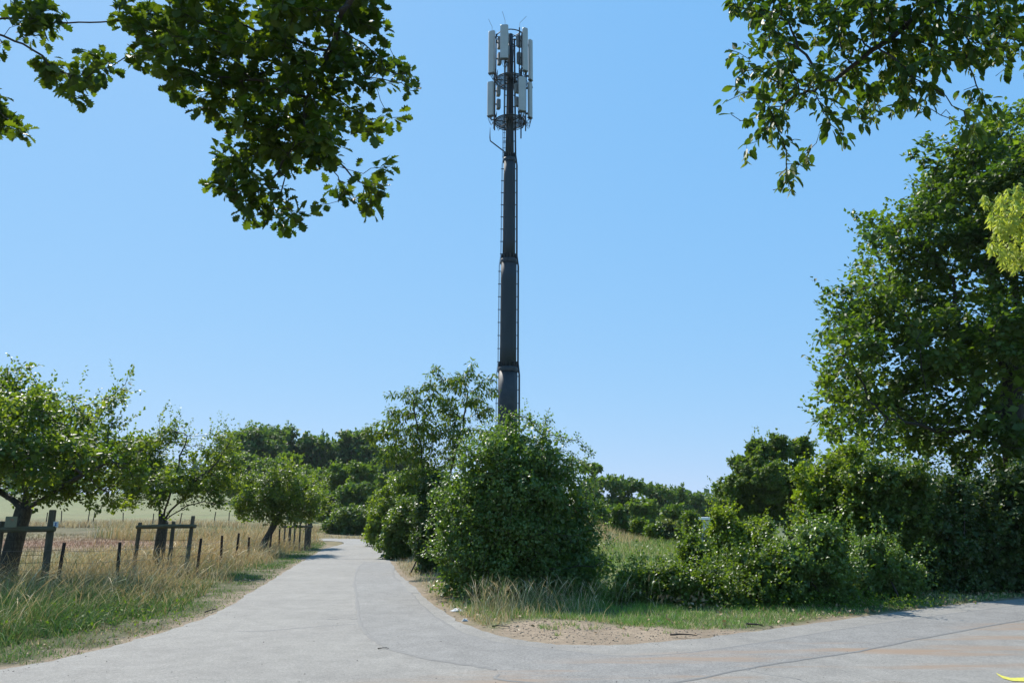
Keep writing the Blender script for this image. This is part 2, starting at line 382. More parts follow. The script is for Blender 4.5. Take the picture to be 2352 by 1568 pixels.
M['asphalt_patch'] = asphalt('asphalt_patch', (.182, .174, .160), (.214, .205, .188), .92, .7)
M['seam'] = noise_mat('tar_seam', (.145, .139, .128), (.195, .187, .172), 18, .85, .2)
def flat(name, poly, z, mat, thick=0.0, parent=None):
    P = np.asarray(poly, float); n = len(P)
    V = np.column_stack([P, np.full(n, z)]); F = [tuple(range(n))]
    if thick:
        V = np.vstack([V, np.column_stack([P, np.full(n, z - thick)])])
        F += [(i, (i + 1) % n, n + (i + 1) % n, n + i) for i in range(n)]
    me = bpy.data.meshes.new(name); me.from_pydata(V.tolist(), [], F); me.update()
    # make the sheet face up
    if me.polygons[0].normal.z < 0: me.flip_normals()
    return link(name, me, mat, parent)
road = tag(flat('road', ROADPOLY, 0.0, M['asphalt'], .06), 'pale grey asphalt lane meeting the cross road', kind='structure')
seamL = [(838, 1290), (822, 1306), (815, 1335), (817, 1360), (822, 1395), (827, 1425), (838, 1447), (856, 1465), (885, 1484), (940, 1502), (1010, 1517), (1080, 1527), (1140, 1537)]
seamR = [(905, 1300), (904, 1312), (913, 1328)]
seamR2 = [(945, 1362), (958, 1380), (985, 1405), (1020, 1430), (1060, 1452), (1110, 1468), (1190, 1482), (1290, 1493), (1400, 1505), (1493, 1505), (1600, 1496), (1749, 1475), (1900, 1450), (2041, 1429), (2200, 1407), (2352, 1389), (2600, 1362)]
seamB = [(1146, 1548), (1150, 1560), (1300, 1572), (1450, 1574), (1548, 1567), (1712, 1535), (1840, 1514), (1968, 1495), (2160, 1457), (2352, 1423), (2600, 1385)]
sL = refine([G(*p) for p in seamL], 5, .008, 5); sR2 = refine([G(*p) for p in seamR2], 5, .008, 6); sB = refine([G(*p) for p in seamB], 5, .008, 7)
sR = refine([G(*p) for p in [(898, 1293)] + seamR + [(925, 1340), (935, 1352), (945, 1362)]], 4, .006, 8)
patch = np.vstack([sL, sB, sR2[::-1], sR[::-1]])
p_o = flat('asphalt_patch', patch, .004, M['asphalt_patch'], .005, road)
def ribbon(name, pts, width, z, mat, parent, seed=0):
    r = np.random.default_rng(seed); P = np.asarray(pts, float); T = np.gradient(P, axis=0); T = norm(T); Nn = np.column_stack([-T[:, 1], T[:, 0]])
    wv = width * (.15 + r.random(len(P)) ** 1.5 * 1.3)[:, None] / 2
    V = np.vstack([np.column_stack([P + Nn * wv, np.full(len(P), z)]), np.column_stack([P - Nn * wv, np.full(len(P), z)])])
    n = len(P); ex_ = .022 if z > .0045 else .010; W0 = np.vstack([np.column_stack([P + Nn * (wv + ex_), np.full(len(P), z)]), np.column_stack([P - Nn * (wv + ex_), np.full(len(P), z)])]); W0[:, 2] = max(0, z - .0045) if z > .0045 else -.001; V = np.vstack([V, W0])
    F = [(i, n + i, n + i + 1, i + 1) for i in range(n - 1)] + [(i, i + 1, 2 * n + i + 1, 2 * n + i) for i in range(n - 1)] + [(n + i + 1, n + i, 3 * n + i, 3 * n + i + 1) for i in range(n - 1)]
    me = bpy.data.meshes.new(name); me.from_pydata(V.tolist(), [], F); me.update()
    if me.polygons[0].normal.z < 0: me.flip_normals()
    return link(name, me, mat, parent)
ribbon('tar_seam', sL, .042, .0062, M['seam'], road, 1)
ribbon('tar_seam', sR2, .034, .0062, M['seam'], road, 2)
ribbon('tar_seam', sB, .022, .0066, M['seam'], road, 3)
ribbon('tar_seam', refine([G(*p) for p in [(903, 1304), (903, 1318), (908, 1328), (918, 1334)]], 5, .01, 4), .05, .0058, M['seam'], road, 4)
ribbon('tar_seam', refine([G(*p) for p in [(684, 1281), (740, 1283), (800, 1284), (850, 1283), (902, 1283)]], 5, .01, 4), .05, .0064, M['seam'], road, 5)
ribbon('tar_seam', refine([G(*p) for p in [(945, 1361), (955, 1361), (962, 1361)]], 5, .005, 4), .05, .0070, M['seam'], road, 6)
ribbon('crack', refine([G(*p) for p in [(1712, 1536), (1740, 1543), (1790, 1552), (1830, 1558), (1850, 1566), (1900, 1585)]], 6, .012, 4), .016, .003, M['seam'], road, 7)
ribbon('crack', refine([G(*p) for p in [(748, 1421), (764, 1422), (775, 1421)]], 6, .012, 4), .03, .003, M['seam'], road, 8)
ribbon('crack', refine([G(*p) for p in [(805, 1422), (818, 1421), (830, 1421)]], 6, .012, 4), .02, .003, M['seam'], road, 9)
ribbon('crack', refine([G(*p) for p in [(540, 1450), (620, 1448), (700, 1440), (760, 1436), (815, 1433)]], 6, .012, 4), .010, .003, M['seam'], road, 10)
M['yellow'] = noise_mat('yellow_paint', (.34, .31, .10), (.70, .65, .04), 55, .8, .2)
ym = [G(*p) for p in [(2288, 1545), (2302, 1552), (2322, 1557), (2352, 1556), (2420, 1552), (2420, 1563), (2352, 1565), (2325, 1564), (2304, 1558), (2292, 1550)]]
tag(flat('painted_mark', ym, .006, M['yellow']), 'bright yellow paint mark sprayed on the asphalt at the lower right', 'paint mark')

# ------------------------------------------------------------------ foliage tools
def tmpl_simple():
    V = np.array([[0, 0, 0], [.38, .45, .10], [0, 1, 0], [-.38, .45, .10]]); return V, [(0, 1, 2), (0, 2, 3)]
def tmpl_oval():
    V = np.array([[0, 0, 0], [.25, .28, .07], [.26, .62, .07], [0, 1, -.06], [-.26, .62, .07], [-.25, .28, .07]])
    return V, [(0, 1, 2), (0, 2, 3), (0, 3, 4), (0, 4, 5)]
def tmpl_narrow():
    V = np.array([[0, 0, 0], [.17, .4, .05], [0, 1, -.12], [-.17, .4, .05]]); return V, [(0, 1, 2), (0, 2, 3)]
def tmpl_oak():
    h = [(.05, .10), (.19, .18), (.13, .28), (.33, .38), (.20, .47), (.43, .62), (.27, .68), (.38, .82), (.20, .85), (.15, .97)]
    V = [(0, 0, 0)] + [(x, y, x * .35 - .12 * y * y) for x, y in h] + [(0, 1.0, -.12)] + [(-x, y, x * .35 - .12 * y * y) for x, y in h[::-1]]
    n = len(h); F = []
    V = V + [(0, .25, -.01), (0, .5, -.03), (0, .75, -.07)]; a, b, c = len(V) - 3, len(V) - 2, len(V) - 1
    R = list(range(1, n + 1)); T = n + 1; Lf = list(range(2 * n + 1, n + 1, -1))
    for q, flip in ((R, 0), (Lf, 1)):
        seq = [(0, q[0], a), (a, q[0], q[1]), (a, q[1], q[2]), (a, q[2], b), (b, q[2], q[3]), (b, q[3], q[4]), (b, q[4], c), (c, q[4], q[5]), (c, q[5], q[6]), (c, q[6], T), (T, q[6], q[8]), (q[6], q[7], q[8]), (T, q[8], q[9])]
        F += [tuple(reversed(s)) if flip else s for s in seq]
    return np.array(V, float), F
def tmpl_hornbeam():
    h = [(.16, .12), (.25, .26), (.22, .30), (.30, .45), (.26, .49), (.27, .65), (.22, .69), (.17, .84), (.12, .87)]
    V = [(0, 0, 0)] + [(x, y, x * .3) for x, y in h] + [(0, 1.04, -.05)] + [(-x, y, x * .3) for x, y in h[::-1]] + [(0, .5, 0)]
    n = len(h); c = len(V) - 1; m = 2 * n + 2; F = [(i, i + 1, c) for i in range(m - 1)] + [(m - 1, 0, c)]
    return np.array(V, float), F
T_CHERRY = (np.array([[0, 0, 0], [.20, .42, .06], [0, 1, -.08], [-.20, .42, .06]]), [(0, 1, 2), (0, 2, 3)])
T_SIMPLE, T_OVAL, T_NARROW, T_OAK, T_HORN = tmpl_simple(), tmpl_oval(), tmpl_narrow(), tmpl_oak(), tmpl_hornbeam()

def frames(A, Nn):
    A = norm(A); Nn = Nn - (Nn * A).sum(-1, keepdims=True) * A; Nn = norm(Nn); U = np.cross(A, Nn); return U, A, Nn
def leaves_obj(name, P, A, Nn, Sz, tmpl, mat, parent=None, r=None, var=None):
    r = r or rng; TV, TF = tmpl; U, A, Nn = frames(A, Nn); k = len(TV)
    V = P[:, None] + Sz[:, None, None] * (U[:, None] * TV[None, :, 0:1] + A[:, None] * TV[None, :, 1:2] + Nn[:, None] * TV[None, :, 2:3])
    F = (np.arange(len(P))[:, None, None] * k + np.array(TF)[None]).reshape(-1, 3)
    if var is None: var = np.clip(r.normal(.5, .22, len(P)), 0, 1)
    me = mesh_uniform(name, V.reshape(-1, 3), F, False, var=np.repeat(var, k))
    return link(name, me, mat, parent)
def rand_dir(n, r=None): return norm((r or rng).normal(size=(n, 3)))

def colonize(start, parents, attr, step, kill, iters=200, r=None, bias=(0, 0, 0.0), infl=1e9):
    """space colonization: grows branches from the start nodes towards the attractors"""
    r = r or rng; P = [np.array(p, float) for p in start]; par = list(parents)
    A = np.asarray(attr, float); alive = np.ones(len(A), bool)
    P0 = np.array(P); D = np.linalg.norm(A[:, None] - P0[None], axis=2); near = D.argmin(1); dist = D.min(1); b = np.array(bias)
    tried = set()
    for it in range(iters):
        act = alive & (dist < infl)
        if not act.any(): break
        idx = np.where(act)[0]; ns = near[idx]; Pn = np.array(P)
        dv = norm(A[idx] - Pn[ns]); acc = np.zeros((len(P), 3)); np.add.at(acc, ns, dv); cnt = np.bincount(ns, minlength=len(P))
        new = []; newp = []
        for i in np.where(cnt > 0)[0]:
            d = acc[i] / cnt[i] + b + r.normal(0, .16, 3); d /= np.linalg.norm(d) + 1e-9
            q = P[i] + d * step; key = tuple(np.round(q / (step * .45)).astype(int))
            if key in tried: continue
            tried.add(key); new.append(q); newp.append(i)
        if not new:
            break
        base = len(P); P += new; par += newp
        Q = np.array(new); ai = np.where(alive)[0]
        d2 = np.linalg.norm(A[ai][:, None] - Q[None], axis=2); m = d2.argmin(1); dm = d2.min(1)
        up = dm < dist[ai]; near[ai[up]] = base + m[up]; dist[ai[up]] = dm[up]
        alive[ai[dist[ai] < kill]] = False
    return np.array(P), np.array(par)
def branch_radii(P, par, tip, ex=2.3, cap=None):
    n = len(P); acc = np.zeros(n); ch = np.bincount(par[par >= 0], minlength=n)
    acc[ch == 0] = tip ** ex
    for i in range(n - 1, 0, -1):
        if par[i] >= 0: acc[par[i]] += acc[i]
    rr = acc ** (1 / ex)
    if cap: rr = np.minimum(rr, cap)
    return rr
def branches_obj(name, P, par, rad, mat, parent=None, sides=6, minr=0.0, flare=None):
    idx = np.array([i for i in range(len(P)) if par[i] >= 0 and rad[i] >= minr]); pa = par[idx]
    d = norm(P[idx] - P[pa]); nd = np.zeros_like(P); nd[idx] = d; 
    main = {}
    for i, p in zip(idx, pa):
        if p not in main or rad[i] > rad[main[p]]: main[p] = i
    d0 = d.copy(); r0 = np.empty(len(idx))
    for k, (i, p) in enumerate(zip(idx, pa)):
        r0[k] = min(rad[p], rad[i] * 1.12)
        if main[p] == i and par[p] >= 0: d0[k] = nd[p]; r0[k] = rad[p]
        elif main[p] == i: r0[k] = rad[p]
    def ring(Pc, D, R):
        ref = np.where(np.abs(D[:, 2:3]) > .8, np.array([[1., .1, 0]]), np.array([[.05, .08, 1.]]))
        ref = np.array([[.41, .33, .85]]) * np.ones((len(D), 1)); bad = np.abs((D * norm(ref)).sum(1)) > .97; ref[bad] = (1, 0, 0)
        U = norm(np.cross(D, ref)); Vv = np.cross(D, U); a = np.arange(sides) * 2 * pi / sides
        return Pc[:, None] + R[:, None, None] * (np.cos(a)[None, :, None] * U[:, None] + np.sin(a)[None, :, None] * Vv[:, None])
    A0 = ring(P[pa], d0, r0); A1 = ring(P[idx], d, rad[idx]); V = np.concatenate([A0, A1], 1).reshape(-1, 3)
    i = np.arange(sides); q = np.stack([i, (i + 1) % sides, sides + (i + 1) % sides, sides + i], -1)
    F = (np.arange(len(idx))[:, None, None] * 2 * sides + q[None]).reshape(-1, 4)
    return link(name, mesh_uniform(name, V, F, True), mat, parent)
def in_blobs(blobs, n, r=None, shell=0.0, ex=1.75):
    """points inside a set of spheres/ellipsoids (centre, radius or (rx,ry,rz))"""
    r = r or rng; cs = np.array([b[0] for b in blobs]); rs = np.array([np.broadcast_to(b[1], 3) for b in blobs], float)
    wt = np.array([(b[2] if len(b) > 2 else 1.0) for b in blobs]) * rs.prod(1) ** (ex / 3); k = r.choice(len(blobs), n, p=wt / wt.sum())
    u = r.random(n) ** (1 / 3.0); u = np.maximum(u, shell) if shell else u
    return cs[k] + rand_dir(n, r) * u[:, None] * rs[k]
def px_blobs(rows, Y, depth=1.0, jitter=0.0, seed=3):
    r = np.random.default_rng(seed); out = []
    for row in rows:
        px, py, rp = row[:3]; y = Y + r.uniform(-jitter, jitter) if len(row) < 4 else row[3]
        rr = rp * y / fwd(py); out.append((W(px, py, y), (rr, rr * depth, rr)))
    return out
def twig_leaves(P, par, rad, thr, per, spread, ln, droop=.2, up=1.0, r=None, along=.6, flutter=.6):
    r = r or rng; idx = np.where((rad < thr) & (par >= 0))[0]; k = np.repeat(idx, per)
    d = norm(P[k] - P[par[k]]); rd = rand_dir(len(k), r)
    pos = P[k] - (P[k] - P[par[k]]) * r.random((len(k), 1)) + rd * spread * (r.random((len(k), 1)) ** .6)
    ax = norm(d * along + rd * .9 + rand_dir(len(k), r) * .4 + np.array([0, 0, -droop]))
    nn = norm(np.array([0, 0, up]) + rand_dir(len(k), r) * flutter)
    return pos, ax, nn, ln * r.uniform(.6, 1.2, len(k))
def mass_leaves(blobs, n, ln, sub=26, subr=(.2, .38), r=None, up=.55, shoots=0, shoot_len=.5, low=None, droop=.1, squash=.8, core=.16):
    """leaf clumps riding on the surface of big blobs, with shoots breaking the outline"""
    r = r or rng; cc = []; rr = []; out = []
    for b in blobs:
        c, R = np.array(b[0]), np.broadcast_to(b[1], 3).astype(float)
        m = max(5, int(sub * (R.mean() / max(x if np.isscalar(x) else np.mean(x) for x in [bb[1] for bb in blobs])) ** 1.5))
        u = rand_dir(m, r); u[:, 2] = np.abs(u[:, 2]) * .9 + u[:, 2] * .1 if False else u[:, 2]
        f = r.uniform(.40, 1.0, (m, 1)); cc.append(c + u * R * f); rr.append(R.mean() * r.uniform(subr[0], subr[1], m) * (1.15 - .35 * f[:, 0])); out.append(u)
    cc = np.vstack(cc); rr = np.concatenate(rr); out = np.vstack(out)
    k = r.choice(len(cc), n, p=rr ** 2 / (rr ** 2).sum()); u = rand_dir(n, r)
    f = (.35 + .65 * r.random((n, 1)) ** .5); P = cc[k] + u * (rr[k][:, None] * f) * np.array([1, 1, squash])
    nn = norm(u * .7 + np.array([0, 0, up]) + out[k] * .2 + rand_dir(n, r) * .55); ax = norm(np.cross(nn, rand_dir(n, r)) + u * .5 + np.array([0, 0, -droop]))
    sz = ln * r.uniform(.65, 1.25, n); vr = np.clip(np.repeat(r.normal(.5, .17, len(cc)), 1)[k] + r.normal(0, .14, n), 0, 1)
    if core:                                     # bigger filler leaves deeper inside, toned darker to paint in the inner shade
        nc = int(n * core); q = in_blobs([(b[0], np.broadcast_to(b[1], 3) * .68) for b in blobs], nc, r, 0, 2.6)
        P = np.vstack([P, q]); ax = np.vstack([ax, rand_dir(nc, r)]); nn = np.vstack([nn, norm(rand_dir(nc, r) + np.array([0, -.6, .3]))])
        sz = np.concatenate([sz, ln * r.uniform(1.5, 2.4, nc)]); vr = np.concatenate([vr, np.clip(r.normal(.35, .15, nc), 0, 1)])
    if shoots:
        j = r.integers(0, len(cc), shoots); d = norm(out[j] * .8 + np.array([0, 0, .75]) + rand_dir(shoots, r) * .45); m = 14
        L = shoot_len * r.uniform(.4, 1.2, shoots); t = np.linspace(0, 1, m)
        bp = cc[j] + d * rr[j][:, None] * .75
        SPt = (bp[:, None] + d[:, None] * (L[:, None] * t[None])[..., None]).reshape(-1, 3) + rand_dir(shoots * m, r) * ln * .35
        dd = np.repeat(d, m, 0); P = np.vstack([P, SPt]); ax = np.vstack([ax, norm(dd * .5 + rand_dir(shoots * m, r))]); nn = np.vstack([nn, norm(np.array([0, 0, 1.]) + rand_dir(shoots * m, r) * .8)])
        sz = np.concatenate([sz, ln * r.uniform(.5, 1.0, shoots * m)]); vr = np.concatenate([vr, np.clip(r.normal(.7, .2, shoots * m), 0, 1)])
    if low is not None:
        g = P[:, 2] > H(P[:, 0], P[:, 1]) + low; P, ax, nn, sz, vr = P[g], ax[g], nn[g], sz[g], vr[g]
    return P, ax, nn, sz, vr

# ------------------------------------------------------------------ telecom mast
M['mast'] = noise_mat('mast_paint', (.024, .033, .041), (.038, .049, .058), 1.2, .75, .05, 0, (1, 1, .2))
M['mast_dark'] = noise_mat('mast_dark', (.020, .024, .027), (.042, .048, .052), 3, .55, .1)
M['panel'] = noise_mat('antenna_shell', (.40, .41, .40), (.47, .48, .47), 2, .5, .03)
M['rru'] = noise_mat('radio_unit', (.13, .14, .14), (.22, .23, .23), 6, .6, .1)
M['black'] = noise_mat('black_cable', (.012, .012, .013), (.026, .026, .028), 10, .6, 0)
M['metal'] = noise_mat('antenna_end_cap', (.08, .08, .08), (.12, .12, .11), 10, .6, 0)
MY = 35.0; MX = -.22
def HZ(py, Y=MY): return CAM_H + zz(py) / fwd(py) * Y
def ax_x(z): return .0065 * (z - 3)                 # the mast leans a touch
mast = empty('telecom_mast', (MX, MY, float(H(MX, MY))), 'tall dark grey telecom mast with panel antennas rising behind the bush', 'telecom mast')
z0 = float(H(MX, MY)) - .2
secs = [(z0, HZ(846), .465, .445), (HZ(846), HZ(598), .385, .375), (HZ(598), HZ(366), .305, .285), (HZ(366), HZ(80), .215, .125)]
def PT(x, y, z): return np.array([MX + x + ax_x(z), MY + y, z])
for k, (a, b, ra, rb) in enumerate(secs):
    m = MB(); n = 24
    zs = np.linspace(a, b, 6); m.tube([PT(0, 0, z) for z in zs], np.linspace(ra, rb, 6), n)
    m.build('pole_section', M['mast'] if k else M['mast_dark'], mast, True)
    if k < 3:
        m = MB(); m.tube([PT(0, 0, b - .16), PT(0, 0, b - .02), PT(0, 0, b + .04)], [rb + .035, rb + .035, rb + .01], n)
        for i in range(14):
            t = i * 2 * pi / 14; nr = secs[k + 1][2]
            m.box(PT(cos(t) * (nr + .04), sin(t) * (nr + .04), b + .14), (.07, .02, .26), rz(t))
        m.build('flange', M['mast_dark'], mast)
# cables and climbing rail down both flanks
for sx, nm in ((-1, 'climbing_rail'), (1, 'cable_run')):
    pts = []; brs = []
    for (a, b, ra, rb) in secs:
        for z, rr in ((a + .25, ra), (b - .3, rb)): pts.append((z, rr))
    m = MB(); offs = (.055, .085) if sx < 0 else (.045, .065, .085, .105)
    for j, of in enumerate(offs):
        pl = []
        for z, rr in pts: pl.append(PT(sx * (rr + of), -.08 + .035 * j, z))
        m.tube(pl, .009 if sx < 0 else .014, 5)
    m.build(nm, M['black'], mast)
    m = MB()
    for (a, b, ra, rb) in secs:
        for z in np.arange(a + .3, b - .2, .62):
            rr = ra + (rb - ra) * (z - a) / (b - a); m.box(PT(sx * (rr + .05), -.07, z), (.13, .04, .03))
    m.build('bracket', M['mast_dark'], mast)['kind'] = 'stuff'
m = MB()
for z in np.linspace(HZ(355), HZ(285), 7)[1:-1]: m.tube([PT(-.20, -.15, z), PT(-.34, -.15, z)], .012, 5)
m.tube([PT(-.34, -.15, HZ(366)), PT(-.34, -.15, HZ(280))], .012, 5); m.build('ladder', M['black'], mast)
# three ring platforms
for zc, grate in ((HZ(88), 0), (HZ(186), 1), (HZ(280), 1)):
    m = MB(); R = .74; t = np.linspace(0, 2 * pi, 25)
    for rr_, th in ((R, .028), (.30, .02)): m.tube([PT(cos(a) * rr_, sin(a) * rr_, zc) for a in t], th, 6, False)
    if grate: m.tube([PT(cos(a) * R, sin(a) * R, zc - .09) for a in t], .018, 6, False)
    for i in range(6):
        a = i * pi / 3 + .25; m.tube([PT(cos(a) * .15, sin(a) * .15, zc - .02), PT(cos(a) * R, sin(a) * R, zc - .02)], .024, 6)
        if grate: m.tube([PT(cos(a) * .2, sin(a) * .2, zc - .42), PT(cos(a) * R, sin(a) * R, zc - .06)], .014, 5)
    ring = m.build('platform_ring' if grate else 'top_ring', M['mast_dark'], mast)
    if grate:
        m = MB()
        for g in np.arange(-.72, .73, .05):
            L = math.sqrt(max(0, .72 ** 2 - g * g)); m.box(PT(g, 0, zc + .012), (.012, 2 * L, .014)); m.box(PT(0, g, zc + .004), (2 * L, .012, .014))
        go = m.build('grating', M['mast_dark'], ring); go.location = (0, 0, 0); go['kind'] = 'stuff'
def child(o, p): o.parent = p; o.location = (0, 0, 0); return o
ants = [(-.93, -.30, 72.8, 168, .34, .35), (-.30, -.92, 58.7, 134.5, .40, .05), (.74, -.62, 66, 163, .28, -.55), (1.02, .20, 93, 184, .26, -.9),
        (-.96, -.25, 189, 266, .33, .4), (.60, -.72, 178, 255, .36, -.35), (1.00, .15, 191, 270, .27, -.8)]
pipes = {}
for k, (x, y, pt, pb, wd, a) in enumerate(ants):
    zt, zb = HZ(pt, MY + y), HZ(pb, MY + y); zc = (zt + zb) / 2; R = rz(-a)
    m = MB(); m.box(PT(x, y, zc), (wd, .17, zt - zb), R, .05); an = m.build('antenna_panel', M['panel'], mast)
    m = MB(); m.box(PT(x, y, zb - .02), (wd * .9, .15, .05), R)
    for j in range(6): m.tube([PT(*(np.array([x, y, zb - .03]) + R @ np.array([(j - 2.5) * wd * .14, 0, 0]))), PT(*(np.array([x, y, zb - .12]) + R @ np.array([(j - 2.5) * wd * .14, 0, 0])))], .013, 5)
    child(m.build('end_cap', M['metal'], mast), an)
    # mounting pipe behind
    n = np.array([x, y, 0.]); n /= np.linalg.norm(n); q = np.array([x, y, 0]) - n * .22
    m = MB(); lo = zb - (.75 if pb > 200 else .1); m.tube([PT(q[0], q[1], lo), PT(q[0], q[1], zt - .1)], .032, 8)
    for z in (zb + .2, zt - .3): m.box(PT(*( (q + n * .08) [:2]), z), (.09, .20, .07), rz(math.atan2(n[1], n[0]) - pi / 2))
    m.build('mounting_pipe', M['mast_dark'], mast)
    # radio units behind the panel
    for j, fz in enumerate((.36, .76) if k != 3 else (.5,)):
        c = q - n * .16 + np.array([n[1], -n[0], 0]) * (.02 if j else -.02); z = zb + (zt - zb) * fz
        m = MB(); m.box(PT(c[0], c[1], z), (.24, .14, (zt - zb) * .27), rz(math.atan2(n[1], n[0]) - pi / 2), .02)
        for fin in np.linspace(-.1, .1, 7):
            cc_ = c - n * .085 + np.array([n[1], -n[0], 0]) * fin; m.box(PT(cc_[0], cc_[1], z), (.008, .05, (zt - zb) * .25), rz(math.atan2(n[1], n[0]) - pi / 2))
        cb_ = (c + q) / 2; m.box(PT(cb_[0], cb_[1], z), (.05, float(np.linalg.norm(q - c)) + .02, .06), rz(math.atan2(n[1], n[0]) - pi / 2))
        m.build('radio_unit', M['rru'], mast)
    # looping jumper cables
    rr = np.random.default_rng(k + 50); m = MB()
    for j in range(7):
        p0 = np.array([x, y, zb - .1]) + R @ np.array([rr.uniform(-.4, .4) * wd, 0, 0]); p3 = np.array([q[0], q[1], zb + rr.uniform(0, .3)]) - n * .1
        d = rr.uniform(.25, .55); ts = np.linspace(0, 1, 9)
        sw = rr.normal(0, .06, 2)
        m.tube([PT(*(p0 * (1 - t) + p3 * t + np.array([sw[0] * sin(pi * t), sw[1] * sin(pi * t), -d * sin(pi * t)]))) for t in ts], .011, 5)
    m.build('jumper_cable', M['black'], mast)['kind'] = 'stuff'
m = MB()
for x_, y_, a_, b_ in ((-.27, -.80, 135, 275), (.45, -.55, 64, 170), (.55, -.3, 160, 318), (.78, -.1, 170, 292), (-.78, -.1, 160, 296)):
    m = MB(); m.tube([PT(x_, y_, HZ(b_, MY + y_)), PT(x_, y_, HZ(a_, MY + y_))], .034, 8); m.build('mounting_pipe', M['mast_dark'], mast)
rr = np.random.default_rng(5); m = MB()
for j in range(14):
    a = rr.uniform(-1.2, .5) if j > 3 else pi + rr.uniform(-.5, .5); z = HZ(rr.choice([178, 184, 268, 274, 279])); x_ = cos(a) * .62; y_ = sin(a) * .62; d = rr.uniform(.2, .6); w_ = rr.uniform(.1, .3)
    m.tube([PT(x_ - w_ * (t - .5), y_ + w_ * .6 * (t - .5), z - d * sin(pi * t)) for t in np.linspace(0, 1, 9)], .012, 5)
for j in range(7):
    x_ = .05 * j - .17; m.tube([PT(x_, -.2 - .01 * j, HZ(275)), PT(x_ * .9, -.24, HZ(200)), PT(x_ + .03, -.17, HZ(110))], .013, 5)
m.build('feeder_cable', M['black'], mast)['kind'] = 'stuff'
for pts in ([(-.93, 72), (-.93, 62), (-1.12, 44)], [(-.28, 60), (-.28, 47), (-.42, 27)], [(.45, 66), (.47, 53), (.80, 38)]):
    m = MB(); m.tube([PT(x, -.3, HZ(p, MY - .3)) for x, p in pts], .009, 5); m.build('lightning_rod', M['metal'], mast)
m = MB(); m.tube([PT(-.22, -.1, HZ(352)), PT(-.95, -.15, HZ(327)), PT(-.97, -.15, HZ(318))], [.032, .03, .03], 8); arm = m.build('whip_arm', M['mast_dark'], mast)
m = MB(); m.tube([PT(-.97, -.15, HZ(320)), PT(-.97, -.15, HZ(312)), PT(-.965, -.15, HZ(296))], [.028, .022, .006], 6); child(m.build('whip_antenna', M['black'], mast), arm)

# ------------------------------------------------------------------ trees with grown limbs
def grown_tree(name, label, cat, start, par0, attr, step, kill, tip, thr, leaf, lmat, bmat, seed, bias=(0, 0, .05), sides=6, group=None, root=None, cap=None, trunk_r=None, minr=0.0, ex=2.3):
    r = np.random.default_rng(seed); P, par = colonize(start, par0, attr, step, kill, 220, r, bias)
    rad = branch_radii(P, par, tip, ex, cap)
    if trunk_r:                                  # thick trunk at the start nodes
        for i, v in trunk_r.items(): rad[i] = max(rad[i], v)
    b = P[0] if root is None else np.array(root); e = empty(name, tuple(b), label, cat, group)
    bo = branches_obj('trunk', P, par, rad, bmat, e, sides, minr)
    per, spread, ln, droop, up, tm = leaf
    pos, ax, nn, sz = twig_leaves(P, par, rad, thr, per, spread, ln, droop, up, r)
    return e, P, par, rad, pos, ax, nn, sz, r
def inside_blobs(pos, blobs, grow=1.12):
    ok = np.zeros(len(pos), bool)
    for b in blobs:
        ok |= (((pos - np.array(b[0])) / (np.broadcast_to(b[1], 3) * grow)) ** 2).sum(1) < 1
    return ok
def finish_leaves(e, pos, ax, nn, sz, tm, mat, mat_one=None, r=None, singles=0, name='foliage'):
    """crown as one mass; the leaves that show largest are objects of their own"""
    keep = np.ones(len(pos), bool)
    if singles:
        px, py, d = project(pos); vis = (px > 10) & (px < 2340) & (py > 5) & (py < 1560) & (d > .5)
        score = np.where(vis, sz / d, 0); idx = np.argsort(-score)[:singles]; keep[idx] = False
        TV, TF = tm; me = bpy.data.meshes.new('leaf'); me.from_pydata(TV.tolist(), [], TF); me.materials.append(mat_one); me.update()
        U, A, Nn = frames(ax[idx], nn[idx])
        from mathutils import Matrix
        base = np.array(e.location)
        proto = None
        for i, k in enumerate(idx):
            o = bpy.data.objects.new('leaf', me) if proto is None else proto.copy(); proto = proto or o
            C.objects.link(o); o.parent = e; s = sz[k]; p = pos[k] - base
            o.matrix_local = Matrix(((U[i][0] * s, A[i][0] * s, Nn[i][0] * s, p[0]), (U[i][1] * s, A[i][1] * s, Nn[i][1] * s, p[1]), (U[i][2] * s, A[i][2] * s, Nn[i][2] * s, p[2]), (0, 0, 0, 1)))
    q = pos[keep]; sc = 1.2 / max(.3, float(np.ptp(q[:, 2])) * .12)
    vr = np.clip(.5 + (fbm(q[:, 0] + q[:, 2] * .7 + 50, q[:, 1] - q[:, 2] * .6 + 50, sc, 5) - .5) * 1.7 + r.normal(0, .16, len(q)), 0, 1)  # patchy leaf tone imitates lit and dark clumps in the crown
    o = leaves_obj(name, q, ax[keep], nn[keep], sz[keep], tm, mat, e, r, vr); o['kind'] = 'stuff'
    return o

# --- overhanging oak, top left
rows = [(300, 20, 45), (330, 70, 45), (400, 40, 60), (410, 110, 62), (470, 60, 70), (540, 110, 75), (600, 40, 80), (690, 60, 90), (780, 50, 85), (850, 40, 45),
        (340, 120, 42), (400, 170, 52), (470, 200, 55), (540, 210, 65), (620, 170, 85), (720, 160, 80), (800, 130, 45), (530, 260, 45), (580, 275, 48),
        (650, 270, 75), (730, 250, 65), (620, 340, 55), (690, 350, 62), (745, 320, 50), (780, 270, 45), (830, 180, 32), (870, 130, 28), (905, 165, 35), (945, 160, 26), (950, 205, 26), (905, 190, 20),
        (820, 260, 35), (860, 290, 38), (900, 270, 25), (880, 315, 22), (520, 385, 44), (495, 420, 32), (540, 440, 42), (560, 380, 45), (600, 415, 38), (590, 480, 42),
        (640, 495, 38), (690, 505, 32), (730, 480, 24), (650, 450, 20), (770, 340, 24), (755, 405, 20), (770, 445, 24), (800, 460, 22), (830, 420, 20), (875, 410, 34), (880, 390, 24),
        (850, 470, 28), (855, 500, 20), (740, 400, 14), (820, 380, 16)]
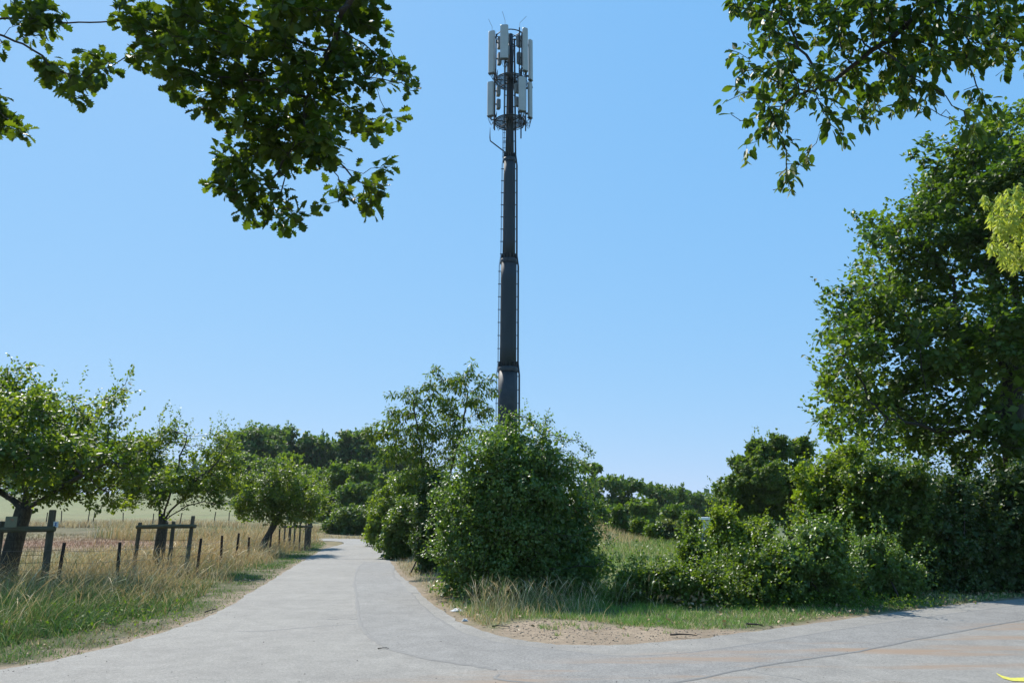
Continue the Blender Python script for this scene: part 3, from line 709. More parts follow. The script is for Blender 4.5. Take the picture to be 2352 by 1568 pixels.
rows = [(a - 3 if False else a, b, c) for a, b, c in rows]
bl = px_blobs(rows, 7.4, 1.5, .45, 4)
bl += px_blobs([(600, -60, 90), (760, -70, 110), (450, -50, 80), (850, -60, 60), (320, -40, 40)], 7.4, 1.5, .4, 5)
r = np.random.default_rng(21)
attr = in_blobs(bl, 1300, r, 0, 1.5)
left = [(80, 10, 42), (60, 60, 30), (100, 55, 32), (125, 30, 22), (25, 10, 18), (120, 165, 30), (110, 185, 22), (170, 200, 32), (190, 185, 28), (180, 225, 18), (225, 130, 28), (245, 160, 22), (235, 190, 18), (205, 150, 16),
        (10, 250, 24), (25, 285, 28), (50, 305, 22), (72, 315, 14), (5, 300, 20), (-30, 240, 40), (30, -60, 40), (-60, 100, 60)]
blL = px_blobs(left, 7.6, 1.3, .3, 6); attrL = in_blobs(blL, 700, r)
# two limbs come in above the picture from a trunk standing behind the camera
trunk = [(-5.5, -6.5, -.1), (-5.45, -6.4, 1.0), (-5.4, -6.2, 2.4), (-5.2, -5.8, 4.0), (-4.9, -5.0, 5.4)]
limbA = [np.array([-3.6, -1.0, 7.4]), np.array([-2.3, 3.0, 8.0]), W(900, -190, 6.6), W(850, -90, 6.9), W(800, 10, 7.1), W(770, 90, 7.3), W(722, 200, 7.4), W(700, 300, 7.4)]
limbB = [np.array([-5.6, -1.0, 7.0]), np.array([-6.2, 3.5, 7.2]), W(-120, -60, 7.2), W(-60, 40, 7.4)]
start = [np.array(p, float) for p in trunk]; par = [-1, 0, 1, 2, 3]
def chain(pts, frm, k=3):
    global start, par
    prev = start[frm]; pi_ = frm
    for q in pts:
        for t in np.arange(1, k + 1) / k:
            start.append(prev * (1 - t) + np.array(q) * t + (rng.normal(0, .03, 3) if t < 1 else 0)); par.append(pi_); pi_ = len(start) - 1
        prev = np.array(q)
    return pi_
chain(limbA, 4); nA = len(start); chain(limbB, 4)
e, P, pr, rad, pos, ax, nn, sz, rr = grown_tree('oak_tree', 'overhanging oak branches with lobed leaves filling the top left', 'tree', start, par, np.vstack([attr, attrL]), .11, .13, .0034, .0105,
    (8, .07, .125, .25, 1.0, None), None, M['bark'], 31, (0, 0, -.02), 6, trunk_r={0: .5, 1: .42, 2: .38, 3: .34, 4: .28}, cap=.07)
k_ = inside_blobs(pos, bl + blL, 1.08); pos, ax, nn, sz = pos[k_], ax[k_], nn[k_], sz[k_]
finish_leaves(e, pos, ax, nn, sz, T_OAK, M['oak'], M['oak_one'], rr, 300)

# --- overhanging hornbeam, top right
rows = [(1690, 10, 34), (1750, 20, 50), (1770, 60, 40), (1830, 40, 60), (1900, 60, 55), (1960, 40, 65), (2040, 50, 75), (2130, 50, 80), (2220, 50, 85), (2310, 50, 80),
        (1690, 110, 30), (1715, 150, 35), (1770, 130, 55), (1690, 195, 24), (1650, 235, 20), (1668, 265, 16), (1740, 210, 40), (1800, 190, 50), (1730, 265, 26), (1720, 320, 26), (1715, 350, 18), (1755, 290, 20),
        (1790, 270, 34), (1800, 310, 24), (1840, 240, 30), (1860, 170, 45), (1900, 240, 30), (1925, 280, 30), (1940, 320, 26), (1895, 280, 18), (1850, 350, 20), (1830, 385, 20), (1838, 315, 16), (1795, 415, 20), (1780, 445, 16), (1822, 440, 12), (1812, 395, 14),
        (1940, 150, 50), (1990, 230, 35), (2010, 270, 30), (2025, 200, 50), (2040, 140, 60), (2060, 250, 30), (2100, 160, 55), (2110, 220, 32), (2130, 250, 16), (2150, 110, 60), (2200, 110, 50), (2230, 120, 30), (2290, 110, 45), (2335, 120, 30),
        (2320, 160, 18), (2270, 180, 14), (2215, 230, 26), (2240, 260, 30), (2270, 240, 26), (2230, 300, 24), (2265, 300, 24), (2290, 255, 18), (2255, 335, 14)]
bl = px_blobs(rows, 5.2, 1.7, .35, 8) + px_blobs([(1900, -60, 80), (2100, -70, 110), (2300, -60, 100), (1750, -50, 50), (2440, 60, 90)], 5.2, 1.5, .3, 9)
r = np.random.default_rng(22); attr = in_blobs(bl, 2200, r, 0, 1.5)
start = [np.array(p, float) for p in [(7.2, -5.6, -.1), (7.15, -5.4, 1.2), (7.0, -5.1, 2.8), (6.7, -4.4, 4.2)]]; par = [-1, 0, 1, 2]
chain([(5.6, -1.0, 5.4), (4.6, 2.4, 5.8), W(2330, -90, 5.0), W(2180, -20, 5.1), W(2080, 60, 5.2), W(1960, 150, 5.25), W(1870, 210, 5.3)], 3)
e, P, pr, rad, pos, ax, nn, sz, rr = grown_tree('hornbeam_tree', 'overhanging hornbeam twigs with toothed leaves hanging at the top right', 'tree', start, par, attr, .085, .11, .0026, .0078,
    (5, .06, .082, .9, .8, None), None, M['bark'], 32, (0, 0, -.06), 6, trunk_r={0: .34, 1: .28, 2: .25, 3: .2}, cap=.045)
k_ = inside_blobs(pos, bl, 1.15); pos, ax, nn, sz = pos[k_], ax[k_], nn[k_], sz[k_]
finish_leaves(e, pos, ax, nn, sz, T_HORN, M['horn'], M['horn_one'], rr, 300)
def catkins(e, P, pr, rad, thr, prob, ln, mat, r, n=10, wid=.022):
    idx = np.where((rad < thr) & (pr >= 0))[0]; idx = idx[r.random(len(idx)) < prob]; k = np.repeat(idx, n); t = np.tile(np.linspace(0, 1, n), len(idx))
    off = np.repeat(r.normal(0, .02, (len(idx), 3)), n, 0)
    pos = P[k] + off + np.array([0, 0, -1.]) * (t * ln)[:, None] + rand_dir(len(k), r) * wid * .4
    ax = norm(rand_dir(len(k), r) * np.array([1, 1, .3]) + np.array([0, 0, -.8])); nn = norm(rand_dir(len(k), r) + np.array([0, 0, .4]))
    o = leaves_obj('catkin_cluster', pos, ax, nn, wid * 1.9 * r.uniform(.8, 1.3, len(k)), T_NARROW, mat, e, r); o['kind'] = 'stuff'
catkins(e, P, pr, rad, .0078, .40, .07, M['catkin'], rr, 10, .026)

# --- catkin-laden branch at the right edge, sunlight painted into its pale colour
rows = [(2275, 455, 22), (2310, 440, 26), (2345, 440, 30), (2300, 500, 34), (2345, 500, 44), (2280, 560, 22), (2310, 550, 32), (2345, 560, 36), (2300, 595, 18), (2400, 480, 70), (2400, 560, 60), (2470, 500, 90), (2330, 600, 14)]
bl = px_blobs(rows, 12.5, 1.2, .4, 10); r = np.random.default_rng(23); attr = in_blobs(bl, 500, r)
start = [np.array(p, float) for p in [(13.2, 12.6, -.1), (13.1, 12.6, 1.5), (12.8, 12.5, 3.4), (12.2, 12.5, 5.2)]]; par = [-1, 0, 1, 2]
e, P, pr, rad, pos, ax, nn, sz, rr = grown_tree('hornbeam_tree', 'seed clusters coloured a sunlit pale yellow-green on a branch at the right edge before the big oak', 'tree', start, par, attr, .16, .18, .004, .014,
    (1, .12, .08, .6, .8, None), None, M['bark'], 33, (0, 0, .02), 6, trunk_r={0: .22, 1: .19, 2: .16, 3: .12}, cap=.08)
finish_leaves(e, pos, ax, nn, sz, T_OVAL, M['shrub_y'], None, rr, 0)
catkins(e, P, pr, rad, .014, 1.0, .20, M['catkin_sun'], rr, 22, .055)
catkins(e, P, pr, rad, .014, .5, .16, M['catkin_sun'], rr, 18, .06)

# --- big oak on the right
rows = [(2330, 300, 80), (2260, 340, 70), (2200, 380, 75), (2150, 410, 60), (2170, 480, 90), (2080, 530, 72), (2040, 550, 50), (2110, 620, 100), (1990, 700, 85), (1940, 690, 55), (2060, 740, 100), (1960, 800, 80), (1905, 780, 40),
        (1930, 880, 70), (1890, 865, 30), (1950, 960, 70), (1930, 1010, 45), (2040, 880, 95), (2060, 990, 75), (2150, 800, 110), (2150, 960, 80), (2260, 470, 110), (2240, 640, 110), (2340, 560, 100), (2250, 820, 110), (2350, 760, 110),
        (2260, 960, 80), (2350, 920, 90), (2350, 420, 110), (2460, 500, 150), (2480, 760, 160), (2450, 340, 120), (2480, 960, 120), (2580, 620, 160), (1990, 610, 50), (2000, 500, 30), (1905, 960, 40), (2000, 1020, 55), (2120, 1030, 60), (2210, 1020, 60), (2300, 1010, 70), (2360, 1040, 70), (2010, 540, 40), (1960, 740, 60), (2120, 350, 40), (2250, 290, 50)]
bl = px_blobs(rows, 24.5, 1.3, 2.2, 14); r = np.random.default_rng(24); attr = in_blobs(bl, 2600, r)
bx, by = 15.9, 24.5
start = [np.array([bx, by, -.1]), np.array([bx, by, 1.0]), np.array([bx - .05, by, 2.4]), np.array([bx - .1, by, 4.0]), np.array([bx + .1, by, 5.6]), np.array([bx + .1, by, 7.4])]; par = [-1, 0, 1, 2, 3, 4]
chain([W(2240, 870, 24.3), W(2200, 740, 24.5), W(2190, 640, 24.6)], 3, 3); chain([W(2150, 990, 23.6), W(2040, 960, 23.0)], 3, 3); chain([W(2340, 760, 25), W(2330, 600, 25), W(2320, 480, 25)], 4, 3)
e, P, pr, rad, pos, ax, nn, sz, rr = grown_tree('oak_tree', 'big spreading oak filling the right side of the view above the hedge', 'tree', start, par, attr, .42, .5, .011, .040,
    (17, .36, .185, .1, 1.1, None), None, M['bark'], 34, (0, 0, .05), 7, trunk_r={0: .55, 1: .46, 2: .42, 3: .36, 4: .3, 5: .26}, cap=.24)
bl += px_blobs([(2310, 860, 80), (2345, 980, 70), (2250, 940, 60), (2320, 740, 60)], 22.3, 1.0, .2, 15)
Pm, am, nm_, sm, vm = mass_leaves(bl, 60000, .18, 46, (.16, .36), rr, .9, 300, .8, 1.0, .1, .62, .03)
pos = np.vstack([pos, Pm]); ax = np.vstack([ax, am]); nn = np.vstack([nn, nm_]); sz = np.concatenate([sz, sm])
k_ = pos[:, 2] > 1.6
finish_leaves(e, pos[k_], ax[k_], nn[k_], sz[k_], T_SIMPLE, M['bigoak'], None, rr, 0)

# --- apple trees
def apple(label, base, rows, Y, seed, natt, per, trunk_pts, chains, ln=.075, step=.2, tip=.0065, tr=.19, extra=None, spread=.16, mass=20000):
    r = np.random.default_rng(seed); bl = px_blobs(rows, Y, 1.6, .5, seed); attr = in_blobs(bl, natt, r)
    if extra is not None: attr = np.vstack([attr, extra])
    global start, par
    start = [np.array(p, float) for p in trunk_pts]; par = [-1] + list(range(len(start) - 1)); n0 = len(start)
    for c in chains: chain(c, n0 - 1, 3)
    e, P, pr, rad, pos, ax, nn, sz, rr = grown_tree('apple_tree', label, 'tree', start, par, attr, step, step * 1.05, tip, tip * 2.6,
        (per, spread, ln, .15, 1.0, None), None, M['apple_bark'], seed, (0, 0, .04), 7, trunk_r={i: tr * (1 - .06 * i) for i in range(n0)}, cap=tr * .6, group='apple trees along the left verge')
    Pm, am, nm_, sm, vm = mass_leaves(bl, int(mass * 1.0), ln, 44, (.14, .36), rr, .8, 200, .6, .9, .15, .8, .05)
    pos = np.vstack([pos, Pm]); ax = np.vstack([ax, am]); nn = np.vstack([nn, nm_]); sz = np.concatenate([sz, sm])
    finish_leaves(e, pos, ax, nn, sz, T_SIMPLE, M['apple'], None, rr, 0)
rows = [(60, 900, 40), (30, 860, 22), (20, 930, 60), (100, 940, 60), (170, 960, 50), (-60, 950, 90), (60, 1010, 80), (160, 1020, 75), (230, 1010, 40), (245, 950, 26), (280, 890, 20), (270, 920, 20), (250, 980, 30), (300, 860, 6), (180, 900, 12), (60, 840, 10),
        (290, 1040, 50), (330, 1020, 35), (250, 1080, 65), (330, 1090, 50), (120, 1090, 70), (20, 1080, 50), (190, 1130, 30), (130, 1150, 22), (270, 1150, 26), (-70, 1080, 80), (60, 1150, 26), (205, 1165, 12), (220, 1180, 7)]
b1 = W(10, 1352, 18.0)
apple('large apple tree with a dark trunk at the left edge behind the nearest wooden guard', b1, rows + [(-120, 950, 110), (-180, 1050, 120), (-100, 860, 70), (60, 960, 70, 15.6), (150, 1020, 55, 15.4), (215, 1050, 45, 15.6), (100, 1070, 55, 15.3), (0, 1030, 70, 15.0), (-90, 1000, 90, 15.0)], 18.0, 41, 1900, 17,
      [(-11.35, 18, -.1), (-11.28, 18, .5), (-11.2, 18, 1.1), (-11.1, 18, 1.7)],
      [[W(60, 1080, 18.2), W(75, 980, 18.4)], [W(-30, 1110, 18), W(-80, 1010, 18)], [W(170, 1100, 17.4), W(250, 1060, 17.2)], [W(130, 1060, 19), W(200, 1000, 19.3), W(245, 930, 19.3)]], ln=.10, tr=.22)
rows = [(400, 975, 12), (380, 1000, 28), (350, 1020, 30), (320, 1060, 40), (310, 1110, 40), (360, 1080, 40), (420, 1010, 14), (440, 1050, 20), (470, 1040, 18), (480, 1000, 12), (500, 1010, 16), (530, 995, 12), (535, 1030, 22), (500, 1060, 28), (540, 1070, 22),
        (420, 1110, 40), (480, 1110, 36), (360, 1140, 30), (520, 1110, 28), (550, 1120, 20), (300, 1150, 24), (500, 1150, 20), (560, 1090, 12), (360, 960, 8), (430, 980, 8)]
apple('apple tree with bare rising limbs above the second wooden guard', None, rows, 22.5, 42, 520, 12,
      [(-9.95, 22.5, -.1), (-9.92, 22.5, .5), (-9.9, 22.5, 1.0), (-9.88, 22.5, 1.35)],
      [[W(395, 1120, 22.3), W(412, 1050, 22.2), W(430, 1000, 22.2)], [W(440, 1115, 22.4), W(500, 1060, 22.2), W(530, 1010, 22.3)], [W(430, 1160, 22), W(480, 1155, 22), W(520, 1150, 22)], [W(350, 1120, 22.8), W(330, 1060, 23)]], ln=.08, tr=.17, mass=9000)
rows = [(660, 1060, 12), (665, 1090, 24), (620, 1110, 34), (580, 1120, 34), (560, 1150, 34), (640, 1140, 44), (690, 1120, 34), (710, 1150, 34), (600, 1165, 34), (680, 1170, 36), (720, 1180, 24), (560, 1180, 24), (640, 1180, 30)]
apple('rounded bright apple tree with a leaning trunk, third along the verge', None, rows, 32., 43, 420, 14,
      [(-10.05, 32, -.1), (-9.9, 32, .5), (-9.6, 32, 1.1), (-9.4, 32, 1.5)],
      [[W(660, 1150, 32), W(665, 1090, 32)], [W(600, 1150, 32)], [W(700, 1150, 32)]], ln=.105, step=.22, tr=.15, spread=.2, mass=7500)
rows = [(700, 1120, 26), (725, 1150, 22), (680, 1140, 24), (740, 1170, 14), (660, 1150, 22), (720, 1120, 18)]
apple('apple tree with an upright trunk, fourth along the verge behind the leaning one', None, rows, 38., 44, 260, 14,
      [(-9.7, 38, -.1), (-9.7, 38, .6), (-9.65, 38, 1.2), (-9.6, 38, 1.7)], [[W(700, 1140, 38)], [W(725, 1160, 38)], [W(670, 1150, 38)]], ln=.11, step=.25, tr=.13, spread=.2, mass=7000)

# --- wild cherry behind the bush
rows = [(1090, 830, 10), (1085, 860, 16), (1000, 850, 14), (1000, 890, 28), (1050, 880, 26), (940, 900, 16), (950, 940, 30), (890, 905, 10), (900, 950, 18), (1020, 940, 40), (1090, 920, 34), (1130, 870, 16), (1120, 950, 20), (1130, 900, 14), (870, 990, 26), (840, 978, 8), (860, 1010, 16),
        (920, 1000, 36), (980, 1000, 44), (1050, 1000, 42), (900, 1040, 28), (960, 1060, 34), (1020, 1060, 36), (940, 1090, 20), (1110, 1000, 20), (980, 1100, 26), (1140, 985, 10)]
r = np.random.default_rng(45); bl = px_blobs(rows, 22.5, 1.7, .4, 45); attr = in_blobs(bl, 1700, r)
cb = W(1010, 1300, 22.5)
start = [np.array([cb[0], 22.5, -.1]), np.array([cb[0] + .02, 22.5, .8]), np.array([cb[0] + .05, 22.5, 1.6])]; par = [-1, 0, 1]
chain([W(975, 1080, 22.4), W(960, 1000, 22.4), W(950, 930, 22.3)], 2, 3); chain([W(1040, 1060, 22.6), W(1065, 990, 22.7), W(1075, 900, 22.7)], 2, 3)
e, P, pr, rad, pos, ax, nn, sz, rr = grown_tree('wild_cherry_tree', 'slender airy cherry tree with drooping leaves left of the mast', 'tree', start, par, attr, .2, .21, .0045, .012,
    (18, .14, .105, 1.0, .7, None), None, M['bark_thin'], 46, (0, 0, .05), 6, trunk_r={0: .12, 1: .1, 2: .09}, cap=.06)
finish_leaves(e, pos, ax, nn, sz * 1.25, T_CHERRY, M['cherry'], None, rr, 0)

# ------------------------------------------------------------------ shrubs
def stems_obj(e, base, blobs, n, r, rad=.025, mat=None):
    m = MB()
    for i in range(n):
        c, R = blobs[r.integers(0, len(blobs))][:2]; tip_ = np.array(c) + rand_dir(1, r)[0] * np.broadcast_to(R, 3) * .6
        b = np.array([base[0] + r.normal(0, .25), base[1] + r.normal(0, .25), float(H(base[0], base[1])) - .05]); mid = b * .5 + tip_ * .5 + np.array([0, 0, r.uniform(0, .3)])
        q = np.linspace(0, 1, 6)[:, None]; pts = (1 - q) ** 2 * b + 2 * q * (1 - q) * mid + q * q * tip_
        m.tube(pts, np.linspace(rad * r.uniform(.6, 1.3), rad * .2, 6), 5)
    return m.build('stem', mat or M['bark_thin'], e)
def shrub(name, label, rows, Y, mat, ln, n, seed, tm=T_OVAL, cat='shrub', shoots=60, shoot_len=.5, group=None, depth=1.0, sub=30, jitter=.3, stems=10, subr=(.2, .38), low=.02, up=.55, droop=.1, twig=None, skirt=True):
    r = np.random.default_rng(seed); bl = px_blobs(rows, Y, depth, jitter, seed)
    if skirt:                                    # foliage goes on down to the ground
        for c_, R_ in list(bl):
            z_ = c_[2] - R_[2] * .9; g_ = float(H(c_[0], c_[1])); k_ = 0
            while z_ > g_ + .05 and k_ < 5:
                bl.append((np.array([c_[0] + r.normal(0, .1), c_[1], z_]), np.array(R_) * .85)); z_ -= R_[2] * .9; k_ += 1
        tm = T_SIMPLE; n = int(n * 1.1); ln = ln * 1.26
    bx_ = float(np.mean([b[0][0] for b in bl])); e = empty(name, (bx_, Y, float(H(bx_, Y))), label, cat, group)
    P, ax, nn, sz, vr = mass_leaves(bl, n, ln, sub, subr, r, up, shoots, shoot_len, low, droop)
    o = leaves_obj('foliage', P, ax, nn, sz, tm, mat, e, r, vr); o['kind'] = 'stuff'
    stems_obj(e, (bx_, Y), bl, stems, r)
    return e
# the big bush in the middle
rows = [(1150, 1010, 45), (1110, 1060, 70), (1190, 1060, 90), (1250, 1050, 55), (1080, 1140, 85), (1180, 1150, 120), (1280, 1130, 90), (1060, 1220, 75), (1150, 1250, 120), (1260, 1240, 110), (1330, 1170, 50), (1340, 1240, 50), (1100, 1290, 70), (1220, 1310, 70), (1320, 1310, 60), (1385, 1300, 34), (1375, 1340, 30), (1170, 975, 22), (1220, 985, 22)]
e = shrub('hawthorn_bush', 'large dense glossy bush standing in front of the mast base', rows, 15.7, M['hawthorn'], .050, 68000, 51, T_SIMPLE, 'bush', 620, .55, None, 1.0, 90, .5, 30, (.12, .32), .05)
r = np.random.default_rng(152); bw_ = px_blobs(rows, 15.7, 1.0, .3, 51); q = in_blobs(bw_, 2600, r, .93, 2.2); q = np.array(bw_[5][0]) + (q - np.array(bw_[5][0])) * r.uniform(1.02, 1.13, (len(q), 1)); q = q[(q[:, 2] > .3) & ~inside_blobs(q, bw_, .92)][:900]
start = [np.array([W(1180, 1340, 15.7)[0], 15.7, .05]), W(1180, 1260, 15.7), W(1185, 1180, 15.7), W(1185, 1100, 15.7)]; par = [-1, 0, 1, 2]
P, pr = colonize(start, par, q, .17, .17, 150, r, (0, 0, .08)); rad = branch_radii(P, pr, .0038, 2.3, .05)
branches_obj('twig', P, pr, rad, M['bark_thin'], e, 5)
pos, ax, nn, sz = twig_leaves(P, pr, rad, .011, 11, .07, .056, .1, 1., r); k_ = pos[:, 2] > .1; o = leaves_obj('foliage', pos[k_], ax[k_], nn[k_], sz[k_], T_SIMPLE, M['hawthorn'], e, r); o['kind'] = 'stuff'
# the arching dead-ended sprays at its upper right
r = np.random.default_rng(52); attr = in_blobs(px_blobs([(1250, 970, 18), (1300, 1010, 16), (1330, 990, 8), (1350, 1030, 12), (1280, 1050, 25), (1320, 1070, 18), (1340, 1060, 12), (1180, 950, 16), (1210, 960, 18), (1260, 945, 8), (1290, 1000, 12), (1240, 1010, 25), (1365, 1040, 5), (1150, 940, 10)], 15.9, 1.2, .3, 52), 420, r)
start = [W(1180, 1200, 15.9), W(1190, 1120, 15.9), W(1200, 1060, 15.9)]; par = [-1, 0, 1]; chain([W(1250, 1000, 15.9)], 2, 3)
P, pr = colonize(start, par, attr, .13, .14, 150, r, (0, 0, 0)); rad = branch_radii(P, pr, .004)
e_loc = np.array(e.location)
branches_obj('twig', P, pr, rad, M['bark_thin'], e, 5)
pos, ax, nn, sz = twig_leaves(P, pr, rad, .012, 14, .07, .055, .1, 1., r); o = leaves_obj('foliage', pos, ax, nn, sz, T_SIMPLE, M['hawthorn'], e, r); o['kind'] = 'stuff'

shrub('hedge_shrub', 'tall dark narrow shrub between the big bush and the trimmed hedge', [(985, 1120, 30), (975, 1180, 34), (980, 1240, 30), (1000, 1160, 30), (1010, 1100, 24)], 22.0, M['shrub_d'], .06, 12000, 53, T_SIMPLE, 'shrub', 60, .3, None, 1.3)
shrub('hedge_shrub', 'bright rounded hedge beside the lane, nearest the big bush', [(940, 1165, 34), (925, 1200, 40), (903, 1220, 30), (955, 1210, 40), (965, 1165, 34), (890, 1235, 20), (940, 1250, 24), (915, 1180, 26)], 29., M['shrub_m'], .075, 15000, 54, T_SIMPLE, 'hedge', 90, .35, 'hedges on the right of the lane', 1.6)
shrub('hedge_shrub', 'taller pale hedge beside the lane, second beyond the big bush', [(900, 1130, 32), (878, 1165, 30), (862, 1200, 30), (850, 1222, 18), (925, 1120, 34), (945, 1130, 34), (885, 1210, 30), (915, 1170, 36)], 40., M['shrub_y'], .10, 12000, 55, T_SIMPLE, 'hedge', 70, .5, 'hedges on the right of the lane', 1.5)
shrub('hedge_shrub', 'green hedge mound filling the gap behind the pale hedge by the lane', [(930, 1110, 34), (960, 1100, 34), (985, 1090, 30), (955, 1140, 34)], 34., M['shrub_m'], .085, 9000, 58, T_SIMPLE, 'hedge', 90, .5, 'hedges on the right of the lane', 1.3)
shrub('hedge_shrub', 'low clipped grey-green hedge where the lane bends left', [(780, 1192, 26), (800, 1186, 28), (822, 1192, 32), (760, 1203, 20), (840, 1200, 30), (748, 1214, 12)], 58., M['shrub_m'], .13, 8000, 56, T_SIMPLE, 'hedge', 30, .3, 'hedges on the right of the lane', 1.5)

# front shrubs along the right verge
fr = [('low leafy bramble bush with yellowing stems, left end of the right hedge', [(1450, 1350, 40), (1490, 1340, 34), (1420, 1370, 26), (1480, 1385, 34), (1440, 1390, 22)], 14.5, 'shrub_m', .055, 9000),
      ('bramble bush with pale green tips above a heap of dry leaves', [(1560, 1340, 44), (1610, 1350, 40), (1540, 1380, 34), (1600, 1385, 38), (1640, 1370, 34)], 14.2, 'shrub_m', .055, 12000),
      ('light green spiky shrub rising above the brambles before the meadow', [(1600, 1260, 22), (1620, 1290, 30), (1590, 1240, 14), (1640, 1310, 34), (1600, 1320, 26)], 16.5, 'shrub_m', .06, 7000),
      ('yellow-green hawthorn shrub left of the tree with the visible dark trunk', [(1660, 1190, 26), (1690, 1220, 34), (1660, 1240, 28), (1730, 1240, 34), (1640, 1215, 18), (1640, 1180, 14), (1700, 1280, 40), (1760, 1270, 40)], 22.0, 'shrub_y', .07, 13000),
      ('mid green shrub at the verge right of the dry leaf heap', [(1700, 1340, 48), (1740, 1310, 50), (1690, 1385, 36), (1760, 1370, 44), (1780, 1290, 40)], 14.3, 'shrub_m', .052, 14000),
      ('shrub with small glossy leaves in the middle of the right hedge', [(1830, 1290, 56), (1860, 1340, 50), (1800, 1360, 44), (1890, 1250, 60), (1860, 1380, 30), (1910, 1310, 50)], 14.7, 'hawthorn', .052, 17000),
      ('tall yellow-green shrub beneath the left edge of the big oak', [(1930, 1060, 50), (1890, 1100, 56), (1960, 1110, 60), (1860, 1140, 46), (1920, 1180, 70), (1990, 1180, 60), (1840, 1080, 24), (1960, 1040, 34), (1880, 1230, 60), (1990, 1240, 60)], 17.6, 'shrub_y', .065, 32000),
      ('tall mid green shrub in the middle of the right hedge under the oak boughs', [(2050, 1110, 60), (2100, 1090, 40), (2030, 1190, 64), (2100, 1180, 60), (2060, 1260, 64), (2010, 1080, 40), (2130, 1250, 50)], 17.0, 'shrub_m', .06, 28000),
      ('leafy shrub on the verge with sunlit lower sprays, right of the hedge middle', [(1990, 1320, 60), (1960, 1370, 40), (2040, 1350, 46), (2000, 1270, 50), (2060, 1300, 50)], 15.2, 'hawthorn', .052, 14000),
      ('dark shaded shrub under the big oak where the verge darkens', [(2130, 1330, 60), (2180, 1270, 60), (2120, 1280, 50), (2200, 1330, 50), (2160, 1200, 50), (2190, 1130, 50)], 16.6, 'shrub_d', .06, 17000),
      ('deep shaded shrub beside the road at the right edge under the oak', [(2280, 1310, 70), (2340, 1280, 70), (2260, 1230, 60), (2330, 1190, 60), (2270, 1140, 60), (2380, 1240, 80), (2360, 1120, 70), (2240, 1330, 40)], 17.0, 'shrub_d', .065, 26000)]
for i, (lab, rows, Y, mt, ln, n) in enumerate(fr):
    shrub('hedge_shrub', lab, rows, Y, M[mt], ln, n, 60 + i, T_SIMPLE if n > 20000 else T_OVAL, 'shrub', 160 + n // 110, .5, 'shrubs of the right hedge', 1.1, 40, .4, 14, (.12, .34))
# a dark thicket behind the shaded part
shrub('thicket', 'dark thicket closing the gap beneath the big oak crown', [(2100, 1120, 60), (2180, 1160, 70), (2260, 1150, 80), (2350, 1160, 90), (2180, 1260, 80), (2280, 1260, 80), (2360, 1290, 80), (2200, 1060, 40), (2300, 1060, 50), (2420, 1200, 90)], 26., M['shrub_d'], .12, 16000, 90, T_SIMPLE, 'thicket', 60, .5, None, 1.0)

# ------------------------------------------------------------------ background trees
def bg_tree(label, px, top, hw, Y, mat, seed, name='tree', cat='tree', group=None, bottom=None, nscale=1.0, lean=0, ls=.0036, shoots=30, flat_=.85, dome=1.0):
    if px < 930: hw = hw * 1.2; top = top - 7
    elif Y > 60: hw = hw * 1.22; top = top - 8
    hw = hw * 1.16; r = np.random.default_rng(seed); zt = W(px, top, Y)[2]; x0 = (px - 1176) / fwd(top) * Y; R = hw * Y / fwd(top); zg = float(H(x0, Y))
    zb = zg + max(.1 * (zt - zg), .2) if bottom is None else W(px, bottom, Y)[2]; hh = (zt - zb)
    bl = [((x0, Y, zb + hh * .5), (R * .72, R * .72, hh * .42))]
    for i in range(11):
        a = r.uniform(0, 2 * pi); f = r.uniform(.15, .95); zf = r.uniform(.12, .70); prof = math.sqrt(max(.08, 1 - (2 * zf - .85) ** 2 * .9))
        rr_ = R * r.uniform(.26, .46); bl.append(((x0 + cos(a) * (R - rr_) * f * prof, Y + sin(a) * (R - rr_) * f * prof, zb + hh * zf + rr_ * .1), (rr_, rr_, rr_ * flat_)))
    for i in range(5):
        a = i * 1.257 + r.uniform(-.3, .3); q = R * r.uniform(.30, .42); dz = r.uniform(0, .22) * R * dome; bl.append(((x0 + cos(a) * R * r.uniform(.2, .58), Y + sin(a) * R * .45, zt - q * .72 - dz), (q, q, q * .8)))
    area = (2 * hw) * (hh / Y * FPX); ln = ls * Y; n = int(nscale * area / (.3 * (ls * FPX) ** 2) * 5.5); n = min(n, 26000)
    e = empty(name, (x0, Y, zg), label, cat, group)
    P, ax, nn, sz, vr = mass_leaves(bl, n, ln, 30, (.22, .42), r, .6, shoots, R * .22, 0.05, .1)
    o = leaves_obj('crown', P, ax, nn, sz, T_SIMPLE, M[mat], e, r, vr); o['kind'] = 'stuff'
    m = MB(); tr = max(.12, R * .07); m.tube([(x0, Y, zg - .2), (x0 + .02 * R, Y, zg + hh * .3), (x0 - .03 * R, Y, zb + hh * .6)], [tr * 1.3, tr, tr * .5], 7)
    for i in range(5):
        a = r.uniform(0, 2 * pi); m.tube([(x0, Y, zg + hh * .3), (x0 + cos(a) * R * .3, Y + sin(a) * R * .3, zb + hh * .45), (x0 + cos(a) * R * .6, Y + sin(a) * R * .6, zb + hh * .65)], [tr * .5, tr * .35, tr * .12], 5)
    m.build('trunk', M['bark'], e)
    return e
